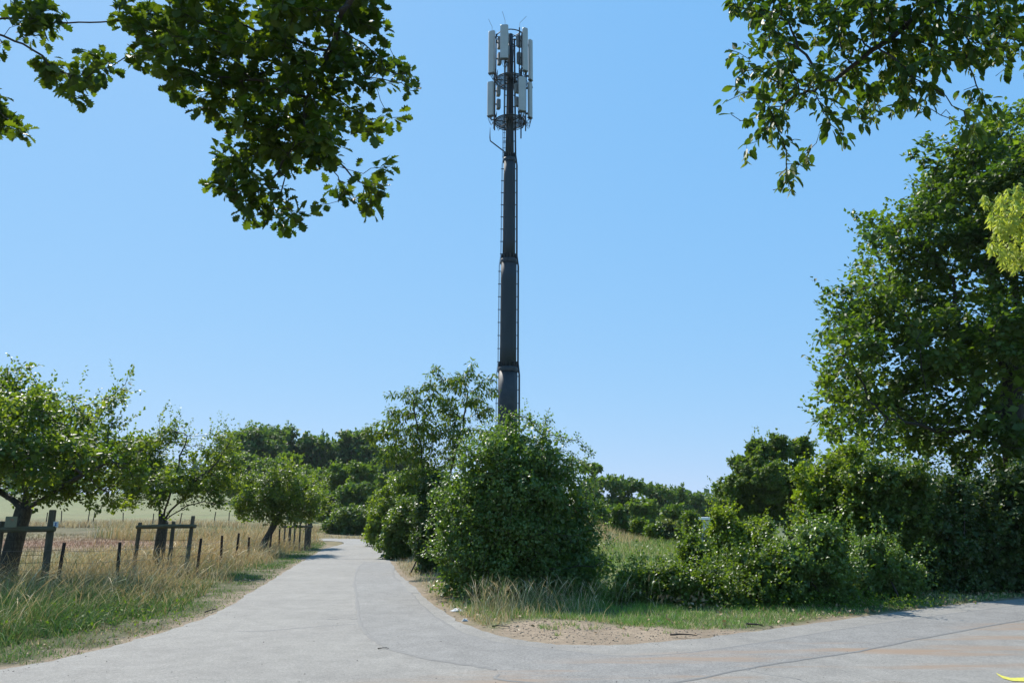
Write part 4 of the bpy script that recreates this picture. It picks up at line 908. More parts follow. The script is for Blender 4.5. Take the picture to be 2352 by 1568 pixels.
BG = [ # label, px, top, halfwidth, Y, material
 ('tall dark round tree at the left end of the hilltop wood', 592, 976, 82, 112, 'wood_d'),
 ('dark tree with a domed crown, second from the left on the hilltop', 650, 984, 44, 118, 'wood_d'),
 ('low shoulder tree filling the dip in the hilltop wood', 702, 1008, 44, 120, 'wood_d'),
 ('broad dark tree in the middle of the hilltop wood', 748, 1002, 56, 118, 'wood_d'),
 ('dark tree with a ragged top left of the cherry branches', 812, 990, 46, 116, 'wood_d'),
 ('dark hilltop tree half hidden by the cherry leaves', 862, 1016, 48, 114, 'wood_d'),
 ('dark tree sloping down behind the cherry, right end of the wood', 920, 1040, 50, 108, 'wood_d'),
 ('dark low tree at the foot of the wood left of the round apple tree', 550, 1040, 40, 104, 'wood_d'),
 ('dark tree in the lower rank behind the round apple tree', 640, 1055, 56, 98, 'wood_m'),
 ('narrow mid green tree rising behind the round apple tree', 668, 1048, 22, 76, 'wood_m'),
 ('mid green tree left of the lane bend below the hilltop wood', 730, 1078, 42, 82, 'wood_m'),
 ('brighter rounded tree above the bend of the lane', 785, 1068, 42, 78, 'wood_m'),
 ('full mid green tree right of the lane bend', 838, 1064, 42, 74, 'wood_m'),
 ('dark tree overhanging the shaded bend of the lane', 812, 1110, 40, 66, 'wood_d'),
 ('dark bushy tree left of the lane bend above the dry verge', 752, 1130, 28, 68, 'wood_d'),
 ('mid green tree behind the pale hedge and cherry trunk', 900, 1085, 44, 62, 'wood_m'),
 ('dark tree filling the space behind the cherry stems', 965, 1080, 50, 56, 'wood_d'),
 ('dark ragged tree peeping out just right of the big bush top', 1358, 1068, 30, 92, 'wood_d'),
 ('round dark green tree left of the far gap in the skyline', 1420, 1095, 52, 84, 'wood_d'),
 ('tree with a rough top in the far skyline right of the round one', 1505, 1118, 38, 100, 'wood_d'),
 ('ragged far tree near the middle of the low skyline', 1548, 1122, 34, 104, 'wood_d'),
 ('low far tree left of the white roof', 1590, 1138, 32, 118, 'wood_d'),
 ('lowest far tree at the edge of the tall field tree', 1628, 1143, 32, 124, 'wood_d'),
 ('grey-green tree below the low skyline in the dip', 1475, 1150, 34, 74, 'wood_m'),
 ('mid green tree below the skyline left of the white building', 1545, 1165, 34, 66, 'wood_m')]
for i, (lab, px, top, hw, Y, mt) in enumerate(BG):
    bg_tree(lab, px, top, hw, Y, mt, 200 + i, 'wood_tree', 'tree', 'trees of the wood on the hilltop' if Y > 100 and px < 930 else 'background trees')
# lit saplings and willows beyond the mound
for i, (lab, px, top, hw, Y, mt) in enumerate([
 ('light green sapling on the mound right of the big bush', 1372, 1148, 24, 44, 'shrub_m'),
 ('light green sapling with an upright top behind the mound', 1420, 1160, 24, 46, 'shrub_m'),
 ('dark low shrub at the right foot of the mound', 1465, 1190, 22, 46, 'wood_m'),
 ('feathery willow shrub at the far side of the meadow', 1500, 1202, 26, 40, 'shrub_m'),
 ('grey-green willow shrub in the middle of the meadow edge', 1535, 1196, 26, 41, 'shrub_g'),
 ('dark conical shrub at the meadow edge below the white roof', 1588, 1172, 26, 41, 'wood_m'),
 ('small grey willow shrub left of the yellow-green hawthorn', 1632, 1225, 20, 40, 'shrub_g'),
 ('low shrub closing the right end of the meadow edge', 1668, 1215, 30, 40, 'wood_m'),
 ('rounded mid green shrub beneath the tall field tree', 1745, 1185, 40, 41, 'wood_m'),
 ('wide shrub right of the field tree trunk behind the hedge', 1830, 1180, 44, 41, 'shrub_m')]):
    bg_tree(lab, px, top, hw, Y, mt, 300 + i, 'field_shrub', 'shrub', 'shrubs at the meadow edge', nscale=1.0)
# the tall field tree with a visible trunk
bg_rows = [(1790, 1030, 36), (1740, 1040, 34), (1700, 1070, 30), (1840, 1030, 34), (1690, 1120, 40), (1655, 1125, 20), (1760, 1100, 60), (1830, 1100, 50), (1700, 1170, 34), (1760, 1170, 50), (1830, 1160, 44), (1660, 1160, 18), (1780, 1010, 16), (1730, 1020, 14)]
e = shrub('field_tree', 'tall dark green field tree with a visible trunk left of the yellow-green shrub', bg_rows, 44., M['wood_m'], .17, 34000, 97, T_SIMPLE, 'tree', 120, .7, None, 1.1, 60, 1.0, 2, (.16, .3), skirt=False)
tb = W(1842, 1290, 44); m = MB(); m.tube([(tb[0], 44, float(H(tb[0], 44)) - .3), W(1844, 1215, 44), W(1830, 1180, 44), W(1810, 1120, 44)], [.42, .32, .24, .12], 8); m.tube([W(1844, 1215, 44), W(1862, 1180, 44.2), W(1870, 1120, 44.2)], [.22, .17, .08], 7); m.build('trunk', M['bark'], e)
# far wood closing the horizon, reads as one mass
def far_wood():
    r = np.random.default_rng(77); bl = []
    for x in np.arange(-260, 420, 9):
        Y = 240 + 40 * sin(x * .02) + r.uniform(-14, 14); z = float(H(x, Y)); bl.append(((x, Y, z + r.uniform(2, 6)), (r.uniform(7, 10), 9, r.uniform(5, 9) if x > -20 else r.uniform(6, 8))))
    P, ax, nn, sz, vr = mass_leaves(bl, 18000, 1.6, 26, (.2, .4), r, .6, 0, 1, 0)
    o = leaves_obj('distant_wood', P, ax, nn, sz, T_SIMPLE, M['wood_d'], None, r, vr); tag(o, 'distant belt of dark trees along the horizon', kind='stuff')
far_wood()
# white building in the dip
M['white_wall'] = noise_mat('pale_wall', (.50, .53, .56), (.58, .61, .63), 4, .7, .05); M['white_roof'] = noise_mat('white_roof', (.74, .76, .76), (.82, .83, .82), 5, .5, .05)
bw = W(1625, 1200, 95); zb_ = float(H(bw[0], 95)) - .3; zr = W(1625, 1190, 95)[2]
b = empty('farm_building', (bw[0], 95, zb_), 'white farm building with a pale flat roof glimpsed between trees', 'building')
m = MB(); m.box((bw[0] + .5, 97, (zb_ + zr) / 2 - .1), (6.4, 5, zr - zb_ - .2)); m.build('wall', M['white_wall'], b)
m = MB(); m.box((bw[0] + .5, 97, zr), (7.0, 5.8, .28)); m.build('roof', M['white_roof'], b)
for k in range(3):
    m = MB(); m.box((bw[0] - 1.4 + k * 1.9, 94.47, zb_ + (zr - zb_) * .55), (1.0, .06, 1.0)); m.build('window', M['metal'], b)

# ------------------------------------------------------------------ air
hm = bpy.data.materials.new('haze'); hm.use_nodes = True; ht = hm.node_tree
for n_ in list(ht.nodes):
    if n_.type == 'BSDF_PRINCIPLED': ht.nodes.remove(n_)
pv = ht.nodes.new('ShaderNodeVolumePrincipled'); pv.inputs['Color'].default_value = (.80, .90, 1.0, 1); pv.inputs['Density'].default_value = .00013; pv.inputs['Anisotropy'].default_value = .25
ht.links.new(pv.outputs[0], ht.nodes['Material Output'].inputs['Volume'])
m = MB(); m.box((0, 0, 11.5), (2900, 2900, 37)); hz_ = m.build('haze', hm); tag(hz_, 'thin summer haze over the fields', kind='stuff')
# ------------------------------------------------------------------ guards, fences, signs
def post_between(m, px0, py0, px1, py1, Y, r0, n=8, wob=.01):
    a = W(px0, py0, Y); b_ = W(px1, py1, Y); b_[2] = min(b_[2], -.15); m.tube([a, a * .5 + b_ * .5 + rng.normal(0, wob, 3), b_], [r0 * .95, r0, r0 * 1.05], n)
def wire(m, a, b_, sag=.02, r=.003, k=7):
    t = np.linspace(0, 1, k)[:, None]; p = a * (1 - t) + b_ * t; p[:, 2] -= sag * 4 * (t * (1 - t))[:, 0]; m.tube(p, r, 4)
def post_v(parent, x, y, h, r, lean=0, mat='old_wood'):
    m = MB(); zg = float(H(x, y)); m.tube([(x, y, zg - .2), (x + lean * .5, y, zg + h * .5), (x + lean, y, zg + h), (x + lean, y, zg + h + .012)], [r * 1.05, r, r * .95, r * .7], 9); return m.build('post', M[mat], parent)
# first guard
Yg = 17.2
g1 = empty('tree_guard', (-10.6, Yg, 0), 'weathered wooden tree guard with wire mesh round the nearest apple tree', 'tree guard', 'wooden guards round the apple trees')
xr = W(118, 1217, Yg)[0]
post_v(g1, xr - .02, Yg, 1.66, .075); post_v(g1, xr - 1.05, Yg - .12, 1.42, .095); post_v(g1, xr - 2.1, Yg, 1.6, .075)
m = MB(); m.tube([(xr - 2.4, Yg - .12, 1.23), (xr - 1.2, Yg - .13, 1.255), (xr + .14, Yg - .12, 1.27)], [.07, .068, .06], 9); m.build('rail', M['rail_wood'], g1)
m = MB()
for z in np.arange(.25, 1.15, .16): wire(m, np.array([xr - 2.1, Yg - .04, z]), np.array([xr, Yg - .04, z]), .015, .0035)
for x in np.arange(xr - 2.0, xr, .155): wire(m, np.array([x, Yg - .04, .1]), np.array([x + .01, Yg - .04, 1.12]), 0, .003, 2)
m.build('wire_mesh', M['dark_steel'], g1)
M['sign_y'] = noise_mat('faded_sign', (.17, .165, .10), (.25, .235, .15), 9, .6, .05); M['sign_w'] = noise_mat('white_sign', (.66, .68, .68), (.75, .76, .75), 12, .5, .02)
M['blue'] = noise_mat('blue_print', (.05, .13, .38), (.06, .17, .45), 20, .5, 0); M['redprint'] = noise_mat('faded_red_print', (.35, .12, .06), (.42, .18, .10), 40, .6, 0)
xs = W(25, 1195, Yg - .25)[0]
s1 = empty('info_sign', (xs, Yg - .25, 1.42), 'faded yellowish notice board fixed on the guard post before the left trunk', 'sign')
m = MB(); m.box((xs + .01, Yg - .25, 1.42), (.25, .018, .225)); m.build('board', M['sign_y'], s1)
m = MB()
for k, wd in enumerate((.08, .06, .04)): m.box((xs + .02 + .015 * k, Yg - .262, 1.475 - k * .016), (wd, .004, .008))
m.build('print', M['redprint'], s1)
xw = W(128.5, 1202, Yg - .1)[0]
s2 = empty('trail_marker', (xw, Yg - .1, 1.35), 'small white trail marker with a blue arrow on the tall guard post', 'sign')
m = MB(); m.box((xw, Yg - .10, 1.365), (.105, .012, .125)); m.build('plate', M['sign_w'], s2)
m = MB(); m.add([(xw - .028, Yg - .108, 1.38), (xw, Yg - .108, 1.41), (xw + .028, Yg - .108, 1.38), (xw + .010, Yg - .108, 1.38), (xw + .022, Yg - .108, 1.335), (xw - .022, Yg - .108, 1.335), (xw - .010, Yg - .108, 1.38)], [(0, 2, 1), (6, 5, 4, 3)]); m.build('arrow', M['blue'], s2)
# second guard
Yg = 21.6; g2 = empty('tree_guard', (-9.6, Yg, 0), 'wooden guard of three leaning posts and a rail at the second apple tree', 'tree guard', 'wooden guards round the apple trees')
for px, top, lean, yy in ((322, 1200, .06, 21.6), (399, 1198, .02, 21.9), (444, 1185, .08, 21.3)):
    p = W(px, top, yy); post_v(g2, p[0] - lean, yy, p[2], .054, lean)
pa, pb = W(314, 1210, 21.5), W(450, 1208, 21.2); m = MB(); m.tube([pa, (pa + pb) / 2 + np.array([0, 0, .01]), pb], [.05, .055, .05], 8); m.build('rail', M['rail_wood'], g2)
m = MB()
for z in np.arange(.5, 1.15, .2): wire(m, np.array([pa[0], 21.55, z]), np.array([pb[0], 21.3, z]), .01, .0035)
m.build('wire_mesh', M['dark_steel'], g2)
# guards further on
Yg = 35.5; g3 = empty('tree_guard', (-9.9, Yg, 0), 'low wooden guard with many posts right of the leaning apple trunk', 'tree guard', 'wooden guards round the apple trees')
for px, yy in ((655, 37), (668, 36), (678, 36.5), (690, 35.5), (703, 35), (714, 37.5)):
    p = W(px, 1206, yy); post_v(g3, p[0], yy, 1.12 + rng.uniform(0, .12), .038)
pa, pb = W(648, 1209, 36), W(718, 1209, 35.5); m = MB(); m.tube([pa, pb], .05, 8); m.build('rail', M['rail_wood'], g3)
# roadside wire fence
fpts = [(-13.6, 16.6, 1.0), (W(136, 1300, 17.2)[0], 17.2, .97), (W(272, 1300, 17.5)[0], 17.5, .97), (W(454, 1280, 20.8)[0], 20.8, .95), (W(508, 1280, 23.4)[0], 23.4, .95), (W(541, 1280, 25)[0], 25, .98), (W(571, 1270, 27)[0], 27, .80), (W(618, 1270, 30)[0], 30, .9), (W(640, 1270, 34)[0], 34, .95), (W(660, 1270, 39)[0], 39, 1.0)]
fe = empty('wire_fence', (fpts[1][0], fpts[1][1], 0), 'low dark post and wire fence in the dry grass along the lane', 'fence')
for i, (x, y, h) in enumerate(fpts):
    post_v(fe, x, y, h, .036, .05 if i % 2 else -.02, 'dark_steel')
for z in (.35, .6, .85):
    m = MB()
    for a, b_ in zip(fpts[:-1], fpts[1:]): wire(m, np.array([a[0], a[1] - .04, z * a[2]]), np.array([b_[0], b_[1] - .04, z * b_[2]]), .03, .0035)
    m.build('wire', M['wire'], fe)
# two thin fences across the pasture
def thin_fence(label, pts, h=1.0, r=.035):
    x, y = pts[0]; f = empty('pasture_fence', (x, y, float(H(x, y))), label, 'fence', 'thin fences across the pasture')
    for x, y in pts: post_v(f, x, y, h * rng.uniform(.9, 1.1), r, rng.normal(0, .06), 'dark_steel')
    for z in (.5, .85):
        m = MB()
        for a, b_ in zip(pts[:-1], pts[1:]): wire(m, np.array([a[0], a[1], float(H(*a)) + z]), np.array([b_[0], b_[1], float(H(*b_)) + z]), .04, .006)
        m.build('wire', M['wire'], f)
def on_row(px, py):
    """ground point seen at a pixel, following the slope"""
    for Y in np.arange(20, 200, .5):
        p = W(px, py, Y)
        if p[2] < H(p[0], Y): return (float(p[0]), float(Y))
    return (float(W(px, py, 60)[0]), 60.)
thin_fence('thin post fence halfway up the pasture behind the apple trunks', [on_row(px, py) for px, py in ((40, 1208), (105, 1209), (140, 1208), (200, 1209), (212, 1208), (282, 1208), (350, 1209), (412, 1209), (490, 1209), (525, 1209), (568, 1208), (610, 1208))])

# ------------------------------------------------------------------ grasses
def grass_obj(name, x, y, h, wdt, lean, col, mat, r, nseg=3, head=False, wind=(.3, -.1), kind_label=None):
    n = len(x); z = ground_z(x, y) - .006
    L = nseg + 1; t = np.linspace(0, 1, L)
    a = r.uniform(0, 2 * pi, n); d = np.stack([np.cos(a), np.sin(a)], -1); b = np.stack([-d[:, 1], d[:, 0]], -1)
    # blades face the camera side more or less at random
    ld = norm(np.stack([r.normal(wind[0], 1, n), r.normal(wind[1], 1, n)], -1)); bend = (lean * h)[:, None] * t[None] ** 1.8
    cx = x[:, None] + ld[:, :1] * bend; cyy = y[:, None] + ld[:, 1:] * bend; cz = z[:, None] + h[:, None] * t[None] * np.sqrt(np.clip(1 - (lean[:, None] * t[None]) ** 2 * .5, .2, 1))
    prof = (1 - t) ** .7 if not head else np.array([.55, .45, .4] + [1.0] * (L - 4) + [.0])[:L] if L > 4 else (1 - t) ** .5
    if head: prof = np.interp(t, [0, .74, .78, .9, 1.0], [.5, .3, 1.15, .95, .05])
    hw = wdt[:, None] * prof[None] / 2
    Lf = np.stack([cx - b[:, :1] * hw, cyy - b[:, 1:] * hw, cz], -1); Rt = np.stack([cx + b[:, :1] * hw, cyy + b[:, 1:] * hw, cz], -1)
    V = np.stack([Lf, Rt], 2).reshape(-1, 3); k = np.arange(L - 1)
    q = np.stack([2 * k, 2 * k + 1, 2 * k + 3, 2 * k + 2], -1); F = (np.arange(n)[:, None, None] * 2 * L + q[None]).reshape(-1, 4)
    cc = np.repeat(col[:, None, :], 2 * L, 1)
    me = mesh_uniform(name, V, F, False, col=cc.reshape(-1, 3)); o = link(name, me, mat)
    return tag(o, kind_label, kind='stuff')
def scatter(n, x0, x1, y0, y1, r, pw=1.0):
    y = y0 + (y1 - y0) * r.random(n) ** pw; x = r.uniform(0, 1, n) * (x1 - x0) + x0; return x, y
def in_view(x, y, m=60):
    px, py, d = project(np.stack([x, y, H(x, y)], -1)); return (px > -m) & (px < 2352 + m) & (py < 1620)
def pal(r, n, cols, wts, jit=.18):
    cols = np.array(cols); k = r.choice(len(cols), n, p=np.array(wts) / sum(wts)); return np.clip(cols[k] * r.normal(1, jit, (n, 1)), .01, .8)
STRAW = (.56, .44, .23); GOLD = (.52, .36, .15); OLIVE = (.20, .23, .07); GRN = (.10, .20, .04); LIME = (.17, .29, .055); BROWN = (.30, .20, .11); PALE = (.66, .58, .38)
r = np.random.default_rng(101)
# left verge tall grass
x, y = scatter(150000, -24, -3, 9, 60, r, 1.35); dl = dist_poly(x, y, LE); ok = (side(x, y) < 0) & ~inside(x, y, ROADC) & in_view(x, y)
lim = np.interp(y, [9, 14, 22, 35, 60], [1.45, 1.3, 1.05, .65, .4]); wid = np.interp(y, [9, 18, 30, 60], [8.5, 6.5, 5.0, 4.0])
nz = fbm(x, y, .9, 9); ok &= (dl > lim + (nz - .5) * 1.4) & (dl < wid + (nz - .5) * 2) & (r.random(len(x)) < .35 + nz * 1.0)
x, y, dl, nz = x[ok], y[ok], dl[ok], nz[ok]; n = len(x)
gfrac = np.clip(1 - sstep(11.5, 17, y) + (fbm(x, y, .5, 14) - .5) * .8, 0, 1)
isg = r.random(n) < gfrac * .85; c = pal(r, n, [STRAW, GOLD, OLIVE, PALE, BROWN], [4, 6, 1.5, 1.2, 1.8]); cg = pal(r, n, [GRN, OLIVE, LIME], [3, 3, 1]); c = np.where(isg[:, None], cg, c)
h = r.uniform(.28, .84, n) * np.interp(dl, [.8, 2.2, 7], [.5, 1, .9]) * np.where(isg, .75, 1); hd = (r.random(n) < .42) & ~isg
for sel, head, nm, lb in ((hd, True, 'seeding_grass', 'tall dry seeding grass stalks on the left verge'), (~hd, False, 'tall_grass', 'tall mixed dry and green grass on the left verge')):
    m_ = sel; grass_obj(nm, x[m_], y[m_], h[m_] * (1.12 if head else 1), np.where(y[m_] > 22, .014, .009) * r.uniform(.7, 1.3, m_.sum()), r.uniform(.2, 1.15, m_.sum()), c[m_], M['straw'], r, 5 if head else 3, head, (.5, -.1), lb)
# long grass on the inside of the bend, hiding the lane beyond it
x, y = scatter(9000, -26, -11, 38, 56, r); dl = dist_poly(x, y, LE); ok = (side(x, y) < 0) & ~inside(x, y, ROADC) & (dl > .15) & (dl < 4.5); x, y = x[ok], y[ok]; n = len(x)
grass_obj('tall_grass', x, y, r.uniform(.5, 1.15, n), np.full(n, .04), r.uniform(.1, .6, n), pal(r, n, [STRAW, GOLD, OLIVE, PALE], [4, 3, 2, 1]), M['straw'], r, 2, False, (.2, 0), 'long straw grass on the inside of the bend in the lane')
# matted lower growth nearest the camera, dark green with dry stalks
x, y = scatter(80000, -15, -4, 10, 18, r, .9); dl = dist_poly(x, y, LE); nz = fbm(x, y, 1.0, 59)
ok = (side(x, y) < 0) & ~inside(x, y, ROADC) & in_view(x, y) & (dl > .9 + (nz - .5) * 1.2) & (dl < 6) & (r.random(len(x)) < nz * 1.3); x, y, dl, nz = x[ok], y[ok], dl[ok], nz[ok]; n = len(x)
c = np.where((r.random(n) < .35 + .6 * (1 - sstep(12, 16, y)))[:, None], pal(r, n, [GRN, OLIVE, (.07, .14, .035)], [2, 1, 2]), pal(r, n, [STRAW, GOLD, OLIVE, BROWN, PALE], [2, 2, 3, 1, .6]))
grass_obj('matted_grass', x, y, r.uniform(.10, .42, n) * np.interp(dl, [.9, 2], [.6, 1]), r.uniform(.009, .018, n), r.uniform(.5, 1.25, n), c, M['straw'], r, 2, False, (.3, -.3), 'matted dark green and dry grass under the fence at the lower left')
# left short turf
x, y = scatter(220000, -16, -3, 9, 45, r, 1.5); dl = dist_poly(x, y, LE); nz = fbm(x, y, 1.6, 19)
ok = (side(x, y) < 0) & ~inside(x, y, ROADC) & in_view(x, y) & (dl > .0) & (dl < 2.6) & (r.random(len(x)) < np.clip((nz - .30) * 2.6, 0, 1) * (.35 + .65 * sstep(0, .5, dl)))
x, y, dl, nz = x[ok], y[ok], dl[ok], nz[ok]; n = len(x); g = sstep(.3, .6, fbm(x, y, .6, 23) + .12 * (y > 14))
c = np.where((r.random(n) < g * .85)[:, None], pal(r, n, [GRN, LIME, OLIVE], [3, 1.6, 1]), pal(r, n, [STRAW, OLIVE, BROWN, GRN], [2, 3, 1.5, 1]))
grass_obj('short_grass', x, y, r.uniform(.03, .10, n) * np.interp(dl, [0, 1], [.7, 1.2]), np.where(y > 20, .022, .012) * r.uniform(.7, 1.3, n), r.uniform(.2, 1.0, n), c, M['grass'], r, 1, False, (0, 0), 'short green and dry turf along the left edge of the lane')
# pasture tufts
x, y = scatter(90000, -60, -8, 16, 62, r, 1.1); dl = dist_poly(x, y, LE); ok = (side(x, y) < 0) & in_view(x, y) & (dl > 3.6) & (x > -.72 * y - 3); x, y = x[ok], y[ok]; n = len(x)
n1_ = fbm(x, y, .35, 1); n2_ = fbm(x, y, 1.2, 2); zc = zone_colour(x, y, np.full(n, -1), np.full(n, 9.), np.full(n, 9.), n1_, n2_, fbm(x, y, 3.5, 3))
grass_obj('pasture_grass', x, y, r.uniform(.05, .20, n) * np.interp(n2_, [.3, .7], [.6, 1.4]), np.interp(y, [16, 60], [.014, .05]), r.uniform(.2, .9, n), np.clip(zc * r.normal(1.15, .25, (n, 1)), .02, .7), M['straw'], r, 1, False, (.2, 0), 'grazed dry pasture grass beyond the fence')
# straw line under the pasture fence
x = r.uniform(-40, -12, 9000); y0_ = np.interp(x, [-40, -12], [on_row(40, 1212)[1], on_row(600, 1212)[1]]); y = y0_ + r.normal(0, .6, len(x)); n = len(x)
grass_obj('fence_line_grass', x, y, r.uniform(.2, .6, n), np.full(n, .04), r.uniform(.2, .7, n), pal(r, n, [STRAW, PALE, BROWN], [3, 2, 1]), M['straw'], r, 2, False, (.2, 0), 'strip of long straw grass under the pasture fence')
# right verge: dry grass beside the lane
x, y = scatter(90000, -16, 4, 12, 60, r, 1.6); dr = dist_poly(x, y, RE); nz = fbm(x, y, 1.1, 29)
ok = (side(x, y) > 0) & ~inside(x, y, ROADC) & in_view(x, y) & (dr > .05 + .2 * nz) & (dr < np.interp(y, [12, 18, 30, 60], [2.6, 3.0, 2.0, 1.6])) & ~inside(x, y, DIRT) & (x < .6 + r.normal(0, .4, len(x))) & (r.random(len(x)) < .3 + nz)
x, y, dr = x[ok], y[ok], dr[ok]; n = len(x)
grass_obj('dry_verge_grass', x, y, r.uniform(.05, .26, n) * np.interp(dr, [0, .5, 2], [.45, .9, 1.5]), np.interp(y, [12, 20, 50], [.010, .013, .03]), r.uniform(.2, .9, n), pal(r, n, [STRAW, GOLD, PALE, OLIVE, BROWN], [4, 2, 2, 1.6, 2]), M['straw'], r, 2, False, (0, 0), 'short dry straw grass along the right edge of the lane')
# tall seeding clump before the bush
x = r.normal(0, 1, 1300) * 1.0 - .1; y = r.normal(13.7, .28, 1300) - .1 * x; ok = ~inside(x, y, DIRT) & (dist_poly(x, y, RE) > .5) & ~inside(x, y, ROADC); x, y = x[ok], y[ok]; n = len(x)
grass_obj('seeding_clump', x, y, r.uniform(.12, .62, n), r.uniform(.005, .009, n), r.uniform(.15, .8, n), pal(r, n, [PALE, STRAW, OLIVE, GRN], [3, 3, 2.5, 2]), M['straw'], r, 5, True, (.2, -.2), 'tall pale seeding grass standing before the big bush')
# right green turf
x, y = scatter(205000, -2.5, 14, 10.5, 20, r, 1.2); dr = dist_poly(x, y, RE); nz = fbm(x, y, 1.3, 39); n5 = fbm(x, y, 3.2, 41)
ok = (side(x, y) > 0) & ~inside(x, y, ROADC) & in_view(x, y) & (dr > .08 + .25 * nz) & (r.random(len(x)) < np.clip((nz - .26) * 3.4, 0, 1)) & (~inside(x, y, DIRT) | ((n5 > .60) & (dr > .5))) & (r.random(len(x)) < np.interp(x, [-2.5, 0, 5, 12], [.5, 1, 1, .75]))
ok &= y < 15.5 + .2 * x
x, y, dr = x[ok], y[ok], dr[ok]; n = len(x); dryf = np.clip(.22 + (fbm(x, y, .8, 44) - .5) * 1.2 + .3 * sstep(4, 9, x), 0, 1)
c = np.where((r.random(n) > dryf)[:, None], pal(r, n, [(.13, .25, .045), (.20, .34, .06), (.18, .32, .055)], [1.5, 3, 3]), pal(r, n, [STRAW, OLIVE, PALE], [3, 2, 1]))
grass_obj('short_grass', x, y, r.uniform(.03, .11, n) * np.interp(dr, [0, 1.2], [.6, 1.2]), r.uniform(.008, .013, n), r.uniform(.2, 1.0, n), c, M['grass'], r, 1, False, (0, 0), 'fresh green turf between the corner dirt and the right hedge')
# meadow behind the right hedge
x, y = scatter(56000, -1, 26, 17, 42, r, .9); ok = in_view(x, y) & (x > 1.5); x, y = x[ok], y[ok]; n = len(x); nz = fbm(x, y, .5, 48)
grass_obj('meadow_grass', x, y, r.uniform(.06, .28, n) * np.interp(np.hypot(x - 2, y - 39), [0, 5, 8], [2.2, 1.3, 1]), np.interp(y, [17, 42], [.014, .035]), r.uniform(.2, .8, n),
          np.where(((np.hypot((x - 2.2) / 4.4, (y - 39) / 3.6) < 1) | (r.random(n) < .12 + .5 * (nz - .4)))[:, None], pal(r, n, [STRAW, GOLD, OLIVE], [3, 1, 1.5]), pal(r, n, [(.20, .29, .06), (.24, .34, .07), OLIVE], [3, 3, 1.5])), M['grass'], r, 1, False, (0, 0), 'green meadow grass with a straw topped mound')
# nettles and leafy weeds at the lower left and beside the hedge
def weeds(name, label, cx, cy, sx, sy, n, ln, mat, seed, hmax=.35):
    r = np.random.default_rng(seed); x = r.normal(cx, sx, n); y = r.normal(cy, sy, n); ok = ~inside(x, y, ROADC) & ~inside(x, y, DIRT); x, y = x[ok], y[ok]; n = len(x)
    P = np.stack([x, y, ground_z(x, y) + .01 + hmax * r.random(n) ** 1.4 * (.3 + .9 * vnoise(x, y, 2.5, seed))], -1); o = leaves_obj(name, P, norm(rand_dir(n, r) + np.array([0, 0, .1])), norm(rand_dir(n, r) * .6 + np.array([0, 0, 1.])), ln * r.uniform(.5, 1.2, n), T_OVAL, mat, None, r); tag(o, label, kind='stuff')
weeds('weed_patch', 'leafy green weeds at the foot of the right hedge', 4.2, 14.2, 2.2, .35, 5000, .055, M['weed'], 401, .3)
weeds('weed_patch', 'broad dark weeds in the shade at the lower left verge', -8.8, 12.2, 1.6, .9, 5000, .06, M['weed'], 402, .25)
weeds('clover_patch', 'low clover leaves along the left road edge', -6.8, 13.5, 1.8, 2.6, 4500, .03, M['weed'], 403, .05)

# ------------------------------------------------------------------ small litter
def stones(name, label, x, y, s, mat, r, lift=.0):
    n = len(x); base = norm(np.array([[1, 0, 0], [-1, 0, 0], [0, 1, 0], [0, -1, 0], [0, 0, 1], [0, 0, -1]], float)); F0 = [(0, 2, 4), (2, 1, 4), (1, 3, 4), (3, 0, 4), (2, 0, 5), (1, 2, 5), (3, 1, 5), (0, 3, 5)]
    V = base[None] * s[:, None, None] * r.uniform(.5, 1.1, (n, 6, 1)) * np.array([1, 1, .6]); a = r.uniform(0, 6.28, n); ca, sa = np.cos(a)[:, None], np.sin(a)[:, None]
    V = np.stack([V[..., 0] * ca - V[..., 1] * sa, V[..., 0] * sa + V[..., 1] * ca, V[..., 2]], -1) + np.stack([x, y, ground_z(x, y) + lift + s * .12], -1)[:, None]
    me = mesh_uniform(name, V.reshape(-1, 3), (np.arange(n)[:, None, None] * 6 + np.array(F0)[None]).reshape(-1, 3)); return tag(link(name, me, mat), label, kind='stuff')
M['grit'] = noise_mat('grit', (.20, .16, .11), (.42, .34, .25), 30, .9, 0); M['dark_grit'] = noise_mat('dark_grit', (.03, .025, .02), (.09, .07, .055), 30, .9, 0)
r = np.random.default_rng(500)
x, y = scatter(14000, -3, 9, 10, 14.5, r); ok = inside(x, y, DIRT) & ~inside(x, y, ROADC); stones('gravel', 'loose gravel on the bare earth at the corner', x[ok], y[ok], r.uniform(.004, .013, ok.sum()) * r.choice([.7, 1, 1.7], ok.sum()), M['grit'], r)
x, y = scatter(3500, -3, 9, 10, 14.5, r); ok = inside(x, y, DIRT) & ~inside(x, y, ROADC); stones('gravel', 'dark crumbs of earth on the bare corner', x[ok], y[ok], r.uniform(.003, .013, ok.sum()) * r.choice([.6, 1, 1.6], ok.sum()), M['dark_grit'], r)
x, y = scatter(3500, -10, 10, 8, 26, r, 2); ok = inside(x, y, ROADC) & (r.random(len(x)) < .10 + .9 * (dist_poly(x, y, RE) < .3) + .5 * (dist_poly(x, y, LE) < .25)); stones('road_grit', 'scattered grit on the asphalt near its edges', x[ok], y[ok], r.uniform(.003, .010, ok.sum()), M['dark_grit'], r, .005)
x, y = scatter(9000, -14, 0, 9, 26, r, 1.4); ok = ~inside(x, y, ROADC) & (dist_poly(x, y, LE) < .8) & (side(x, y) < 0); stones('verge_grit', 'earth crumbs and grit along the left road edge', x[ok], y[ok], r.uniform(.005, .022, ok.sum()), M['grit'], r)
